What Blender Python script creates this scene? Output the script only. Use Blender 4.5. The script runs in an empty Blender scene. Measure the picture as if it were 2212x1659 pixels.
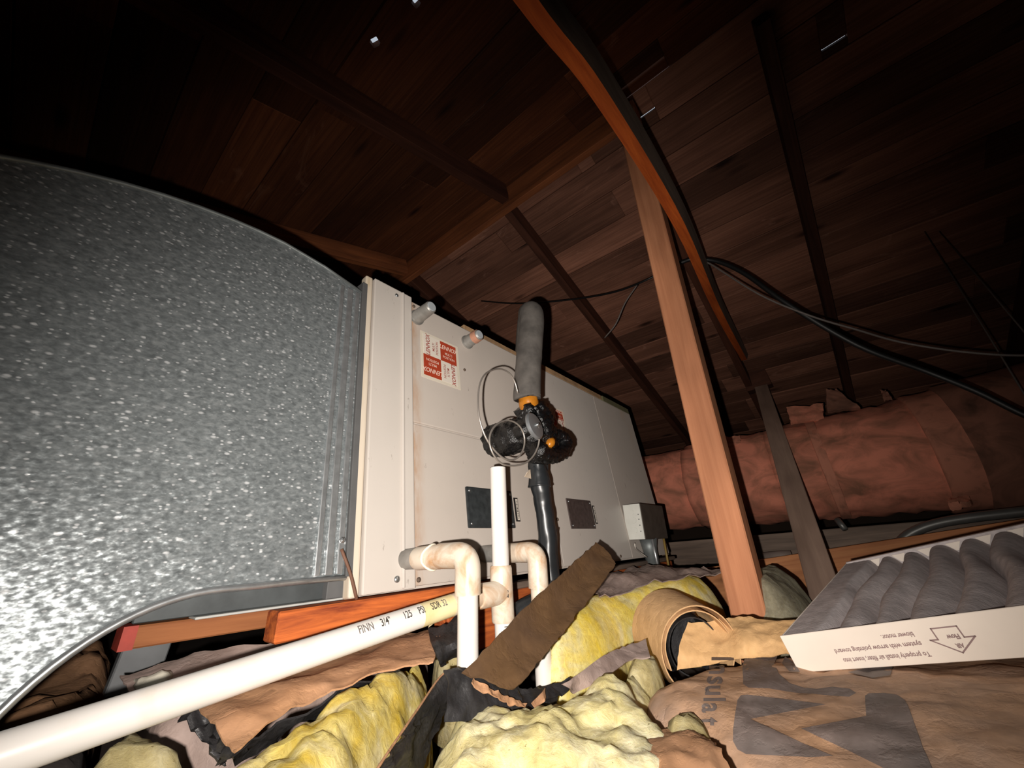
import bpy, bmesh, math, random
from mathutils import Vector, Matrix, Euler, noise
from mathutils.bvhtree import BVHTree
from mathutils.geometry import delaunay_2d_cdt
random.seed(7)
C = bpy.context.scene.collection
V = Vector
# ------------------------------------------------------------------ camera, light, exposure
# world: X along the air handler, Y across the attic along the ridge, Z up; the lens is at the origin
RX = V((0.63798276, -0.76878895, -0.04406289)); RU = V((-0.27162073, -0.27821047, 0.92131488)); RF = V((0.72055546, 0.57581462, 0.3863125))
F = 829.0
cam_d = bpy.data.cameras.new('camera'); cam = bpy.data.objects.new('camera', cam_d); C.objects.link(cam)
cam_d.sensor_width = 36.0; cam_d.lens = F / 2212 * 36.0; cam_d.clip_start = 0.01; cam_d.clip_end = 60
m = Matrix((RX, RU, -RF)).transposed().to_4x4(); cam.matrix_world = m
bpy.context.scene.camera = cam
sc = bpy.context.scene
sc.view_settings.view_transform = 'Standard'; sc.view_settings.look = 'None'
sc.view_settings.exposure = 0.0; sc.view_settings.gamma = 1.0; sc.view_settings.use_curve_mapping = False
w = bpy.data.worlds.new('sky'); sc.world = w; w.use_nodes = True
bg = w.node_tree.nodes['Background']; bg.inputs[0].default_value = (0.50, 0.56, 0.64, 1); bg.inputs[1].default_value = 0.9
# the flash of the phone, a little below and beside the lens
ld = bpy.data.lights.new('phone_flash', 'SPOT'); flash = bpy.data.objects.new('phone_flash', ld); C.objects.link(flash)
ld.energy = 79.0; ld.color = (1.0, 0.93, 0.86); ld.shadow_soft_size = 0.004
ld.spot_size = math.radians(132); ld.spot_blend = 1.0
aim = RX * (-20 / F) + RU * (-260 / F) + RF
flash.matrix_world = Matrix.Translation(RX * -0.03 + RU * -0.02) @ (-aim).to_track_quat('Z', 'Y').to_matrix().to_4x4()
ld.use_nodes = True
nt = ld.node_tree; em = nt.nodes['Emission']; lf = nt.nodes.new('ShaderNodeLightFalloff')
lf.inputs['Strength'].default_value = 1.0; lf.inputs['Smooth'].default_value = 0.55
nt.links.new(lf.outputs['Quadratic'], em.inputs['Strength'])

# ------------------------------------------------------------------ helpers
def ray(px, py): return RX * ((px - 1106) / F) + RU * ((829.5 - py) / F) + RF
def at(px, py, ax, val):
    d = ray(px, py); return d * (val / d['xyz'.index(ax)])
def mesh_obj(name, bm, mat=None, parent=None, smooth=False, loc=None):
    me = bpy.data.meshes.new(name); bm.normal_update(); bm.to_mesh(me); bm.free()
    if smooth:
        me.polygons.foreach_set('use_smooth', [True] * len(me.polygons))
    o = bpy.data.objects.new(name, me); C.objects.link(o)
    if mat: me.materials.append(mat)
    if parent: o.parent = parent
    if loc is not None: o.location = loc
    return o
def empty(name, loc=(0, 0, 0), parent=None):
    o = bpy.data.objects.new(name, None); C.objects.link(o); o.location = loc; o.empty_display_size = 0.05
    if parent: o.parent = parent
    return o
def tag(o, label=None, cat=None, group=None, kind=None):
    if label: o['label'] = label
    if cat: o['category'] = cat
    if group: o['group'] = group
    if kind: o['kind'] = kind
    return o
def add_box(bm, lo, hi, bev=0.0, mat=None, seg=1):
    vs = [bm.verts.new((x, y, z)) for x in (lo[0], hi[0]) for y in (lo[1], hi[1]) for z in (lo[2], hi[2])]
    fs = [bm.faces.new([vs[i] for i in q]) for q in ((0, 1, 3, 2), (4, 6, 7, 5), (0, 4, 5, 1), (2, 3, 7, 6), (0, 2, 6, 4), (1, 5, 7, 3))]
    if mat is not None:
        for v in vs: v.co = mat @ v.co
    if bev > 0:
        es = list({e for f in fs for e in f.edges})
        bmesh.ops.bevel(bm, geom=es, offset=bev, segments=seg, affect='EDGES', profile=0.6)
    return vs
def box(lo, hi, bev=0.0, seg=1):
    bm = bmesh.new(); add_box(bm, lo, hi, bev, seg=seg); return bm
def catmull(pts, n):
    P = [V(p) for p in pts]; P = [P[0] * 2 - P[1]] + P + [P[-1] * 2 - P[-2]]; out = []
    for i in range(1, len(P) - 2):
        a, b, c, d = P[i - 1:i + 3]
        for k in range(n):
            t = k / n
            out.append(0.5 * ((2 * b) + (c - a) * t + (2 * a - 5 * b + 4 * c - d) * t * t + (3 * b - a - 3 * c + d) * t ** 3))
    out.append(P[-2].copy()); return out
def add_tube(bm, pts, r, seg=16, caps=True, bump=0.0, bscale=60):
    pts = [V(p) for p in pts]; n = len(pts); rs = r if isinstance(r, (list, tuple)) else [r] * n
    if len(rs) != n: rs = [rs[0] + (rs[-1] - rs[0]) * 0 if False else interp(rs, i / (n - 1)) for i in range(n)]
    T = [(pts[min(i + 1, n - 1)] - pts[max(i - 1, 0)]).normalized() for i in range(n)]
    u = T[0].orthogonal().normalized(); rings = []
    for i in range(n):
        u = (u - T[i] * u.dot(T[i])).normalized(); v = T[i].cross(u)
        ring = []
        for k in range(seg):
            a = 2 * math.pi * k / seg; d = u * math.cos(a) + v * math.sin(a); p = pts[i] + d * rs[i]
            if bump: p += d * bump * noise.noise(p * bscale) + d * bump * 0.5 * noise.noise(p * bscale * 2.3)
            ring.append(bm.verts.new(p))
        rings.append(ring)
    for a, b in zip(rings, rings[1:]):
        for k in range(seg): bm.faces.new((a[k], a[(k + 1) % seg], b[(k + 1) % seg], b[k]))
    if caps: bm.faces.new(rings[0][::-1]); bm.faces.new(rings[-1])
    return rings
def interp(l, t):
    x = t * (len(l) - 1); i = min(int(x), len(l) - 2); return l[i] + (l[i + 1] - l[i]) * (x - i)
def tube(pts, r, seg=16, n=0, bump=0.0, bscale=60):
    bm = bmesh.new(); add_tube(bm, catmull(pts, n) if n else pts, r, seg, True, bump, bscale); return bm
def shade_auto(o, ang=40):
    me = o.data; me.polygons.foreach_set('use_smooth', [True] * len(me.polygons))
    bm = bmesh.new(); bm.from_mesh(me)
    for e in bm.edges:
        if len(e.link_faces) == 2 and e.calc_face_angle(0) > math.radians(ang): e.smooth = False
    bm.to_mesh(me); bm.free(); return o
def lumber(name, p0, p1, wid, hgt, mat, side=None, bev=0.002, parent=None):
    """a length of timber; local x runs along the grain, wid along `side`, hgt across it"""
    p0, p1 = V(p0), V(p1); x = (p1 - p0).normalized(); y = V(side) if side else V((0, 1, 0)); y = (y - x * y.dot(x)).normalized(); z = x.cross(y)
    L = (p1 - p0).length; bm = box((0, -wid / 2, -hgt / 2), (L, wid / 2, hgt / 2), bev)
    o = mesh_obj(name, bm, mat, parent)
    o.matrix_world = Matrix.Translation(p0) @ Matrix((x, y, z)).transposed().to_4x4(); return o
def seg_dist(p, a, b):
    ab = b - a; t = max(0, min(1, (p - a).dot(ab) / max(ab.length_squared, 1e-12))); return (p - (a + ab * t)).length
def cdt(outline, step, jitter=0.25, holes=()):
    """triangulated plane region with interior points; outline = list of 2D points"""
    pts = []; edges = []
    for loop in [outline] + list(holes):
        L = []
        for i, a in enumerate(loop):
            a = V(a); b = V(loop[(i + 1) % len(loop)]); k = max(1, int((b - a).length / step))
            for j in range(k): L.append(a + (b - a) * (j / k))
        s = len(pts); pts += L; edges += [(s + i, s + (i + 1) % len(L)) for i in range(len(L))]
    xs = [p.x for p in pts]; ys = [p.y for p in pts]; nb = len(pts); rr = random.Random(3)
    y = min(ys) + step / 2
    bseg = [(pts[a], pts[b]) for a, b in edges]
    while y < max(ys):
        x = min(xs) + step / 2
        while x < max(xs):
            q = V((x + rr.uniform(-jitter, jitter) * step, y + rr.uniform(-jitter, jitter) * step))
            ins = False
            for a, b in bseg:
                if (a.y > q.y) != (b.y > q.y) and q.x < (b.x - a.x) * (q.y - a.y) / (b.y - a.y) + a.x: ins = not ins
            if ins and min(seg_dist(q, a, b) for a, b in bseg) > step * 0.4: pts.append(q)
            x += step
        y += step
    r = delaunay_2d_cdt(pts, edges, [], 2 if holes else 1, 1e-6)
    return r[0], r[2], nb
def smooth_loop(pts, n=4):
    P = [V(p) for p in pts]; N = len(P); out = []
    for i in range(N):
        a, b, c, d = P[i - 1], P[i], P[(i + 1) % N], P[(i + 2) % N]
        for k in range(n):
            t = k / n; out.append(0.5 * ((2 * b) + (c - a) * t + (2 * a - 5 * b + 4 * c - d) * t * t + (3 * b - a - 3 * c + d) * t ** 3))
    return out
def puffs(p, s):
    d = noise.voronoi(p * s)[0]; return 1 - min(1.0, d[0] * 1.15) ** 2
def crease(p, s):
    q = p * s + V((noise.noise(p * s * 0.7), noise.noise(p * s * 0.7 + V((9, 1, 4))), 0)) * 0.6
    d = noise.voronoi(q)[0]; return min(1.0, (d[1] - d[0]) * 2.2)
def pillow(name, outline, top, zb, r, step, mat, parent, style='wool', amp=0.02, sc_=22.0, rough=True):
    lp = smooth_loop(outline, 4)
    vs, fs, nb = cdt(lp, step)
    segs = [(lp[i], lp[(i + 1) % len(lp)]) for i in range(len(lp))]
    bm = bmesh.new(); bv = []
    for v in vs:
        d = min(seg_dist(v, a, b) for a, b in segs); t = min(1.0, d / r); s = math.sqrt(max(0, 1 - (1 - t) ** 2))
        zt = top(v.x, v.y); p = V((v.x, v.y, zb + (zt - zb) * s)); q = V((p.x, p.y, p.z * 1.4))
        if style == 'wool':
            n1 = puffs(q, sc_) - 0.5; n2 = puffs(q + V((3, 1, 7)), sc_ * 2.6) - 0.5; n3 = noise.noise(q * sc_ * 6)
            a = amp * (0.25 + 0.75 * s)
            p.z += a * (0.55 * n1 + 0.26 * n2 + 0.10 * n3 + 0.07 * noise.noise(q * sc_ * 13) + 0.9 * noise.noise(q * sc_ * 0.45))
            wv = noise.noise_vector(q * sc_ * 0.8); p.x += a * 0.45 * wv.x * s; p.y += a * 0.45 * wv.y * s
        else:
            p.z += amp * s * (crease(q, sc_) - 0.6 + 0.9 * noise.noise(q * sc_ * 0.5) + 0.25 * (crease(q + V((5, 2, 0)), sc_ * 2.4) - 0.6))
        bv.append(bm.verts.new(p))
    for f in fs:
        try: bm.faces.new([bv[i] for i in f])
        except ValueError: pass
    bd = [e for e in bm.edges if len(e.link_faces) == 1]
    if bd: bmesh.ops.holes_fill(bm, edges=bd, sides=0)
    bmesh.ops.recalc_face_normals(bm, faces=bm.faces)
    return mesh_obj(name, bm, mat, parent, smooth=True)
def patch(name, rows, mat, parent=None, nu=10, nv=10, thick=0.0015, amp=0.0, sc_=14.0, fray=0.0, smooth=True):
    """a sheet through a grid of points, with thickness; amp crumples it, fray roughens its border"""
    cols = [catmull(r_, nu) for r_ in rows]; n = len(cols[0]); grid = []
    for j in range(n): grid.append(catmull([c[j] for c in cols], nv))
    H = len(grid[0]); nor = {}
    for i in range(n):
        for j in range(H):
            du = grid[min(i + 1, n - 1)][j] - grid[max(i - 1, 0)][j]; dv = grid[i][min(j + 1, H - 1)] - grid[i][max(j - 1, 0)]
            nn = du.cross(dv); nor[i, j] = nn.normalized() if nn.length > 1e-12 else V((0, 0, 1))
    bm = bmesh.new(); A = {}; B = {}
    for i in range(n):
        for j in range(H):
            p = grid[i][j].copy(); k = nor[i, j]
            if amp: p += k * amp * (crease(p, sc_) - 0.6 + 0.8 * noise.noise(p * sc_ * 0.6) + 0.35 * (crease(p + V((3, 3, 3)), sc_ * 2.3) - 0.6))
            if fray and (i in (0, n - 1) or j in (0, H - 1)):
                p += noise.noise_vector(p * 90) * fray
            A[i, j] = bm.verts.new(p + k * thick / 2); B[i, j] = bm.verts.new(p - k * thick / 2)
    for i in range(n - 1):
        for j in range(H - 1):
            bm.faces.new((A[i, j], A[i + 1, j], A[i + 1, j + 1], A[i, j + 1])); bm.faces.new((B[i, j], B[i, j + 1], B[i + 1, j + 1], B[i + 1, j]))
    for i in range(n - 1):
        bm.faces.new((A[i, 0], B[i, 0], B[i + 1, 0], A[i + 1, 0])); bm.faces.new((A[i, H - 1], A[i + 1, H - 1], B[i + 1, H - 1], B[i, H - 1]))
    for j in range(H - 1):
        bm.faces.new((A[0, j], A[0, j + 1], B[0, j + 1], B[0, j])); bm.faces.new((A[n - 1, j], B[n - 1, j], B[n - 1, j + 1], A[n - 1, j + 1]))
    o = mesh_obj(name, bm, mat, parent)
    if smooth: shade_auto(o, 50)
    return o
def text_mesh(body, size=1.0, bold=0.0, cuts=0, align='LEFT', shear=0.0):
    cu = bpy.data.curves.new('lettering', 'FONT'); cu.body = body; cu.size = size; cu.align_x = align; cu.offset = bold; cu.shear = shear; cu.resolution_u = 3
    o = bpy.data.objects.new('lettering', cu); C.objects.link(o); dg = bpy.context.evaluated_depsgraph_get(); dg.update()
    me = bpy.data.meshes.new_from_object(o.evaluated_get(dg)); bpy.data.objects.remove(o); bpy.data.curves.remove(cu)
    bm = bmesh.new(); bm.from_mesh(me); bpy.data.meshes.remove(me)
    if cuts:
        bmesh.ops.triangulate(bm, faces=bm.faces); bmesh.ops.subdivide_edges(bm, edges=bm.edges, cuts=cuts)
    return bm
def map_bm(bm, fn):
    for v in bm.verts: v.co = fn(v.co)
    return bm

# ------------------------------------------------------------------ materials
MATS = {}
def nodes_of(name):
    mt = bpy.data.materials.new(name); mt.use_nodes = True; N = mt.node_tree.nodes; L = mt.node_tree.links
    b = N['Principled BSDF']; return mt, N, L, b
def mapping(N, L, scale=(1, 1, 1), kind='Object', rand=False):
    tc = N.new('ShaderNodeTexCoord'); mp = N.new('ShaderNodeMapping'); mp.inputs['Scale'].default_value = scale
    L.new(tc.outputs[kind], mp.inputs['Vector'])
    if rand:
        oi = N.new('ShaderNodeObjectInfo'); mu = N.new('ShaderNodeMath'); mu.operation = 'MULTIPLY'; mu.inputs[1].default_value = 57.0
        L.new(oi.outputs['Random'], mu.inputs[0]); cb = N.new('ShaderNodeCombineXYZ')
        for i in range(3): L.new(mu.outputs[0], cb.inputs[i])
        L.new(cb.outputs[0], mp.inputs['Location'])
    return mp.outputs[0]
def tex(N, L, vec, scale, detail=4.0, rough=0.55, dist=0.0):
    t = N.new('ShaderNodeTexNoise'); t.inputs['Scale'].default_value = scale; t.inputs['Detail'].default_value = detail
    t.inputs['Roughness'].default_value = rough; t.inputs['Distortion'].default_value = dist; L.new(vec, t.inputs['Vector']); return t.outputs[0]
def ramp(N, L, fac, stops):
    r = N.new('ShaderNodeValToRGB'); els = r.color_ramp.elements
    while len(els) < len(stops): els.new(0.5)
    for e, (p, c) in zip(els, stops): e.position = p; e.color = (*c, 1)
    L.new(fac, r.inputs[0]); return r.outputs[0]
def mix(N, L, a, b, fac, mode='MIX'):
    n = N.new('ShaderNodeMix'); n.data_type = 'RGBA'; n.blend_type = mode
    for s, v in ((n.inputs[0], fac), (n.inputs[6], a), (n.inputs[7], b)):
        if isinstance(v, (int, float)): s.default_value = v
        elif isinstance(v, tuple): s.default_value = (*v, 1)
        else: L.new(v, s)
    return n.outputs[2]
def bump(N, L, b, h, strength=0.3, dist=0.002):
    n = N.new('ShaderNodeBump'); n.inputs['Strength'].default_value = strength; n.inputs['Distance'].default_value = dist
    L.new(h, n.inputs['Height']); L.new(n.outputs[0], b.inputs['Normal'])
def plain(name, col, rough=0.5, metal=0.0, spec=0.5, spread=0.12, scale=25, bmp=0.0):
    if name in MATS: return MATS[name]
    mt, N, L, b = nodes_of(name); vec = mapping(N, L)
    f = tex(N, L, vec, scale); lo = tuple(c * (1 - spread) for c in col); hi = tuple(min(1, c * (1 + spread)) for c in col)
    L.new(ramp(N, L, f, [(0.3, lo), (0.7, hi)]), b.inputs['Base Color'])
    b.inputs['Roughness'].default_value = rough; b.inputs['Metallic'].default_value = metal; b.inputs['Specular IOR Level'].default_value = spec
    if bmp: bump(N, L, b, tex(N, L, vec, scale * 4), bmp)
    MATS[name] = mt; return mt
def wood(name, light, dark, rough=0.75, rand=True, tone=0.45, grain=(1.2, 22, 22), knots=True, spec=0.25, bloom=False):
    """grain along local x; every piece its own tone"""
    mt, N, L, b = nodes_of(name); vec = mapping(N, L, grain, rand=rand)
    f = tex(N, L, vec, 2.2, 6, 0.65, 0.6); col = ramp(N, L, f, [(0.32, dark), (0.68, light)])
    v2 = mapping(N, L, (0.9, 3.0, 3.0), rand=rand); f2 = tex(N, L, v2, 2.0, 3)
    col = mix(N, L, col, ramp(N, L, f2, [(0.35, (0.55, 0.5, 0.48)), (0.65, (1.15, 1.1, 1.08))]), 0.8, 'MULTIPLY')
    if knots:
        v3 = mapping(N, L, (2.2, 8.0, 8.0), rand=rand); vo = N.new('ShaderNodeTexVoronoi'); vo.inputs['Scale'].default_value = 1.0; L.new(v3, vo.inputs['Vector'])
        col = mix(N, L, col, ramp(N, L, vo.outputs['Distance'], [(0.05, (0.12, 0.09, 0.08)), (0.16, (1, 1, 1))]), 0.9, 'MULTIPLY')
    if bloom:
        bf = tex(N, L, mapping(N, L, (2.5, 7, 7), rand=rand), 1.3, 5, 0.65, 1.5); col = mix(N, L, col, tuple(min(1, c * 1.5 + 0.05) for c in light), ramp(N, L, bf, [(0.62, (0, 0, 0)), (0.78, (0.6,) * 3)]))
    if tone:
        oi = N.new('ShaderNodeObjectInfo'); rr = ramp(N, L, oi.outputs['Random'], [(0.0, (1 - tone,) * 3), (1.0, (1 + tone * 0.55,) * 3)])
        col = mix(N, L, col, rr, 1.0, 'MULTIPLY')
    L.new(col, b.inputs['Base Color']); b.inputs['Roughness'].default_value = rough; b.inputs['Specular IOR Level'].default_value = spec
    bump(N, L, b, f, 0.35, 0.002); MATS[name] = mt; return mt
def kraft(name, base, dusty, rough=0.7, k=0.55):
    mt, N, L, b = nodes_of(name); vec = mapping(N, L)
    f = tex(N, L, vec, 9.0, 6, 0.6); f2 = tex(N, L, vec, 55.0, 4, 0.6)
    v2 = mapping(N, L, (30, 300, 30)); f3 = tex(N, L, v2, 1.0, 3)
    col = mix(N, L, base, dusty, ramp(N, L, f, [(0.35, (0, 0, 0)), (0.62, (k * 1.5,) * 3)]))
    col = mix(N, L, col, ramp(N, L, f2, [(0.3, (0.78, 0.76, 0.74)), (0.7, (1.12, 1.12, 1.12))]), 0.8, 'MULTIPLY')
    L.new(col, b.inputs['Base Color']); b.inputs['Roughness'].default_value = rough; b.inputs['Specular IOR Level'].default_value = 0.3
    vw = N.new('ShaderNodeTexVoronoi'); vw.feature = 'DISTANCE_TO_EDGE'; vw.inputs['Scale'].default_value = 24; wv = mix(N, L, vec, f2, 0.06); L.new(wv, vw.inputs['Vector'])
    hr = ramp(N, L, vw.outputs['Distance'], [(0.0, (0, 0, 0)), (0.25, (1, 1, 1))]); hs = mix(N, L, hr, f2, 0.5)
    bump(N, L, b, hs, 0.28, 0.003); MATS[name] = mt; return mt
def wool(name, a, c, d):
    mt, N, L, b = nodes_of(name); vec = mapping(N, L)
    f = tex(N, L, vec, 19.0, 5, 0.55, 0.9); f2 = tex(N, L, vec, 90.0, 6, 0.7, 0.8)
    col = ramp(N, L, f, [(0.30, d), (0.48, a), (0.68, c)])
    col = mix(N, L, col, ramp(N, L, f2, [(0.3, (0.72, 0.68, 0.6)), (0.6, (1.08, 1.07, 1.05))]), 0.75, 'MULTIPLY')
    sp = tex(N, L, vec, 260.0, 2, 0.5); col = mix(N, L, col, ramp(N, L, sp, [(0.255, (0.25, 0.2, 0.12)), (0.275, (1, 1, 1))]), 0.7, 'MULTIPLY')
    L.new(col, b.inputs['Base Color']); b.inputs['Roughness'].default_value = 0.85; b.inputs['Specular IOR Level'].default_value = 0.2
    b.inputs['Subsurface Weight'].default_value = 0.35; b.inputs['Subsurface Radius'].default_value = (1.0, 0.8, 0.4); b.inputs['Subsurface Scale'].default_value = 0.012
    bump(N, L, b, f2, 0.5, 0.004); MATS[name] = mt; return mt
def galvanized(name):
    """zinc spangle: soft mottling, sparkle painted as scattered pale flecks, each crystal tilted a little"""
    mt, N, L, b = nodes_of(name); vec = mapping(N, L, (0.8, 1, 1.35))
    f = tex(N, L, vec, 150, 3, 0.6, 0.5); col = ramp(N, L, f, [(0.32, (0.155, 0.172, 0.178)), (0.5, (0.22, 0.243, 0.25)), (0.70, (0.31, 0.333, 0.34))])
    for sc_, keep, hi in ((140, 0.86, 0.18), (240, 0.80, 0.20)):
        vo = N.new('ShaderNodeTexVoronoi'); vo.inputs['Scale'].default_value = sc_; L.new(vec, vo.inputs['Vector'])
        sx = N.new('ShaderNodeSeparateColor'); L.new(vo.outputs['Color'], sx.inputs[0])
        on = ramp(N, L, sx.outputs[0], [(keep, (0, 0, 0)), (keep + 0.06, (1, 1, 1))]); nr_ = ramp(N, L, vo.outputs['Distance'], [(hi, (1, 1, 1)), (hi + 0.22, (0, 0, 0))])
        col = mix(N, L, col, (0.66, 0.68, 0.69), mix(N, L, on, nr_, 1.0, 'MULTIPLY'))  # glints of the crystals put into the base colour
    L.new(col, b.inputs['Base Color']); b.inputs['Metallic'].default_value = 0.45
    g2 = tex(N, L, vec, 110, 2, 0.5); rg = N.new('ShaderNodeMapRange'); rg.inputs['To Min'].default_value = 0.26; rg.inputs['To Max'].default_value = 0.46; L.new(g2, rg.inputs[0]); L.new(rg.outputs[0], b.inputs['Roughness'])
    g = N.new('ShaderNodeNewGeometry'); cn = N.new('ShaderNodeTexNoise'); cn.inputs['Scale'].default_value = 210; cn.inputs['Detail'].default_value = 2; L.new(vec, cn.inputs['Vector'])
    sb = N.new('ShaderNodeVectorMath'); sb.operation = 'SUBTRACT'; sb.inputs[1].default_value = (0.5,) * 3; L.new(cn.outputs['Color'], sb.inputs[0])
    ma = N.new('ShaderNodeVectorMath'); ma.operation = 'MULTIPLY_ADD'; ma.inputs[1].default_value = (0.6,) * 3; L.new(sb.outputs[0], ma.inputs[0]); L.new(g.outputs['Normal'], ma.inputs[2])
    no = N.new('ShaderNodeVectorMath'); no.operation = 'NORMALIZE'; L.new(ma.outputs[0], no.inputs[0]); L.new(no.outputs[0], b.inputs['Normal'])
    MATS[name] = mt; return mt
def enamel(name, col, stain=True, edge=None):
    """painted cabinet steel with rust bloom and dirty specks"""
    mt, N, L, b = nodes_of(name); vec = mapping(N, L)
    f = tex(N, L, vec, 6, 4); c = ramp(N, L, f, [(0.3, tuple(x * 0.93 for x in col)), (0.7, col)])
    s = tex(N, L, mapping(N, L, (60, 60, 22)), 1.0, 5, 0.7); c = mix(N, L, c, ramp(N, L, s, [(0.29, (0.45, 0.42, 0.4)), (0.35, (1, 1, 1))]), 0.7, 'MULTIPLY')
    if stain:
        v = mapping(N, L, (7, 7, 3)); r = tex(N, L, v, 1.0, 5, 0.6); c = mix(N, L, c, (0.52, 0.33, 0.18), ramp(N, L, r, [(0.60, (0, 0, 0)), (0.85, (0.6, 0.6, 0.6))]))
    if edge is not None:   # rust creeping out of the joint at x = edge
        tc = N.new('ShaderNodeTexCoord'); sp = N.new('ShaderNodeSeparateXYZ'); L.new(tc.outputs['Object'], sp.inputs[0]); mr = N.new('ShaderNodeMapRange')
        mr.inputs['From Min'].default_value = edge; mr.inputs['From Max'].default_value = edge + 0.03; mr.inputs['To Min'].default_value = 1; mr.inputs['To Max'].default_value = 0; L.new(sp.outputs[0], mr.inputs[0])
        rn = tex(N, L, mapping(N, L, (40, 40, 11)), 1.0, 5, 0.65); rf = mix(N, L, mr.outputs[0], ramp(N, L, rn, [(0.38, (0, 0, 0)), (0.72, (1, 1, 1))]), 1.0, 'MULTIPLY')
        c = mix(N, L, c, (0.36, 0.17, 0.06), rf)
    L.new(c, b.inputs['Base Color']); b.inputs['Roughness'].default_value = 0.45; b.inputs['Specular IOR Level'].default_value = 0.3
    bump(N, L, b, tex(N, L, vec, 180), 0.05, 0.001); MATS[name] = mt; return mt
def stained(name, col, stain, amount=0.5, rough=0.38, scale=(30, 30, 30)):
    mt, N, L, b = nodes_of(name); vec = mapping(N, L, scale); f = tex(N, L, vec, 1.0, 5, 0.6, 0.8)
    c = mix(N, L, col, stain, ramp(N, L, f, [(0.62 - amount * 0.3, (0, 0, 0)), (0.92 - amount * 0.3, (0.85,) * 3)]))
    L.new(c, b.inputs['Base Color']); b.inputs['Roughness'].default_value = rough; b.inputs['Specular IOR Level'].default_value = 0.35; MATS[name] = mt; return mt

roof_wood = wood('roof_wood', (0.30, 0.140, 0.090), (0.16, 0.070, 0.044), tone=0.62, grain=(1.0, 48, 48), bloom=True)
roof_wood_red = wood('roof_wood_red', (0.165, 0.056, 0.021), (0.085, 0.026, 0.010), tone=0.65, grain=(1.0, 48, 48), bloom=True)  # redder wood, its colour also darkened for the weaker light on this slope
rafter_wood = wood('rafter_wood', (0.10, 0.036, 0.020), (0.05, 0.018, 0.010), tone=0.2, knots=False)
ridge_wood = wood('ridge_wood', (0.30, 0.10, 0.035), (0.15, 0.05, 0.02), tone=0.1, knots=False)
post_wood = wood('post_wood', (0.66, 0.30, 0.155), (0.50, 0.21, 0.105), tone=0.0, knots=False, grain=(1.0, 26, 26))
strut_wood = wood('strut_wood', (0.42, 0.30, 0.23), (0.33, 0.23, 0.18), tone=0.0, knots=False)
brace_wood = wood('brace_wood', (0.60, 0.135, 0.022), (0.36, 0.065, 0.012), tone=0.0, knots=False, grain=(0.8, 40, 40))
grey_wood = wood('grey_wood', (0.24, 0.18, 0.14), (0.13, 0.10, 0.08), tone=0.15, knots=False)
platform_wood = wood('platform_wood', (0.62, 0.16, 0.035), (0.16, 0.03, 0.012), tone=0.15, knots=True, grain=(3.0, 34, 34))
brown_wood = wood('brown_wood', (0.40, 0.16, 0.06), (0.25, 0.09, 0.035), tone=0.1, knots=False)
plank_wood = wood('plank_wood', (0.72, 0.33, 0.14), (0.52, 0.21, 0.09), tone=0.0, knots=True)
floor_mat = plain('attic_floor', (0.07, 0.05, 0.04), 0.9, scale=8)
wall_mat = plain('gable_wood', (0.05, 0.03, 0.02), 0.9, scale=6)
galv = galvanized('galvanized_steel'); 
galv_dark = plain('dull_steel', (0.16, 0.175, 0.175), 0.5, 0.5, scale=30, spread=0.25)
galv_rim = plain('bright_steel', (0.55, 0.57, 0.58), 0.32, 0.8, scale=60, spread=0.2)
gasket = plain('grey_gasket', (0.085, 0.085, 0.085), 0.8)
paint = enamel('cream_enamel', (0.50, 0.445, 0.395)); paint_clean = enamel('cream_enamel_clean', (0.53, 0.485, 0.44), False); paint_coil = enamel('cream_enamel_rusting', (0.50, 0.445, 0.395), False, 0.1); paint_rust = stained('rusty_enamel', (0.56, 0.48, 0.40), (0.50, 0.30, 0.16), 0.62, 0.5, (26, 26, 5))
tan_board = plain('tan_board', (0.30, 0.18, 0.09), 0.85, spread=0.3)
zinc = plain('zinc_fitting', (0.30, 0.29, 0.27), 0.5, 0.55, spread=0.25, scale=40)
screw_m = plain('screw_steel', (0.45, 0.47, 0.48), 0.3, 0.9)
rusty_screw = plain('rusty_screw', (0.10, 0.07, 0.05), 0.7, 0.3)
label_clear = plain('label_backing', (0.62, 0.56, 0.46), 0.4, spread=0.04)
label_white = plain('label_white', (0.66, 0.60, 0.52), 0.4, spread=0.03)
label_red = plain('label_red', (0.36, 0.045, 0.018), 0.45, spread=0.1)
ink_red = plain('ink_red', (0.30, 0.05, 0.04), 0.5); ink_cream = plain('ink_cream', (0.75, 0.55, 0.45), 0.5); ink_black = plain('ink_black', (0.012, 0.011, 0.011), 0.6)
plate_dark = plain('plate_dark', (0.035, 0.04, 0.042), 0.45, 0.2, spread=0.3, scale=90); plate_brown = plain('plate_brown', (0.075, 0.055, 0.05), 0.5, 0.2, spread=0.3, scale=90)
pvc = stained('white_pvc', (0.70, 0.665, 0.625), (0.62, 0.54, 0.44), 0.25, 0.35, (14, 14, 14))
pvc_fit = stained('aged_pvc_fitting', (0.68, 0.60, 0.49), (0.42, 0.19, 0.05), 0.72, 0.35, (26, 26, 26)); pvc_grey = stained('dusty_pvc', (0.55, 0.46, 0.36), (0.30, 0.22, 0.16), 0.4, 0.5)
pvc_end = stained('primer_stained_pvc', (0.72, 0.62, 0.36), (0.60, 0.48, 0.22), 0.6, 0.35)
foam = plain('grey_pipe_foam', (0.085, 0.076, 0.068), 0.8, spread=0.35, scale=30, bmp=0.3); copper_tape = stained('amber_sealant', (0.40, 0.145, 0.012), (0.24, 0.07, 0.008), 0.4, 0.3)
tar = plain('black_cork_tape', (0.004, 0.004, 0.0045), 0.24, spread=0.5, scale=70, bmp=1.0, spec=0.6)
vinyl = plain('black_vinyl_tape', (0.016, 0.018, 0.020), 0.33, spread=0.2); valve_steel = plain('valve_steel', (0.26, 0.27, 0.28), 0.35, 0.6); capillary_m = plain('capillary_steel', (0.42, 0.38, 0.34), 0.35, 0.7)
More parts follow.
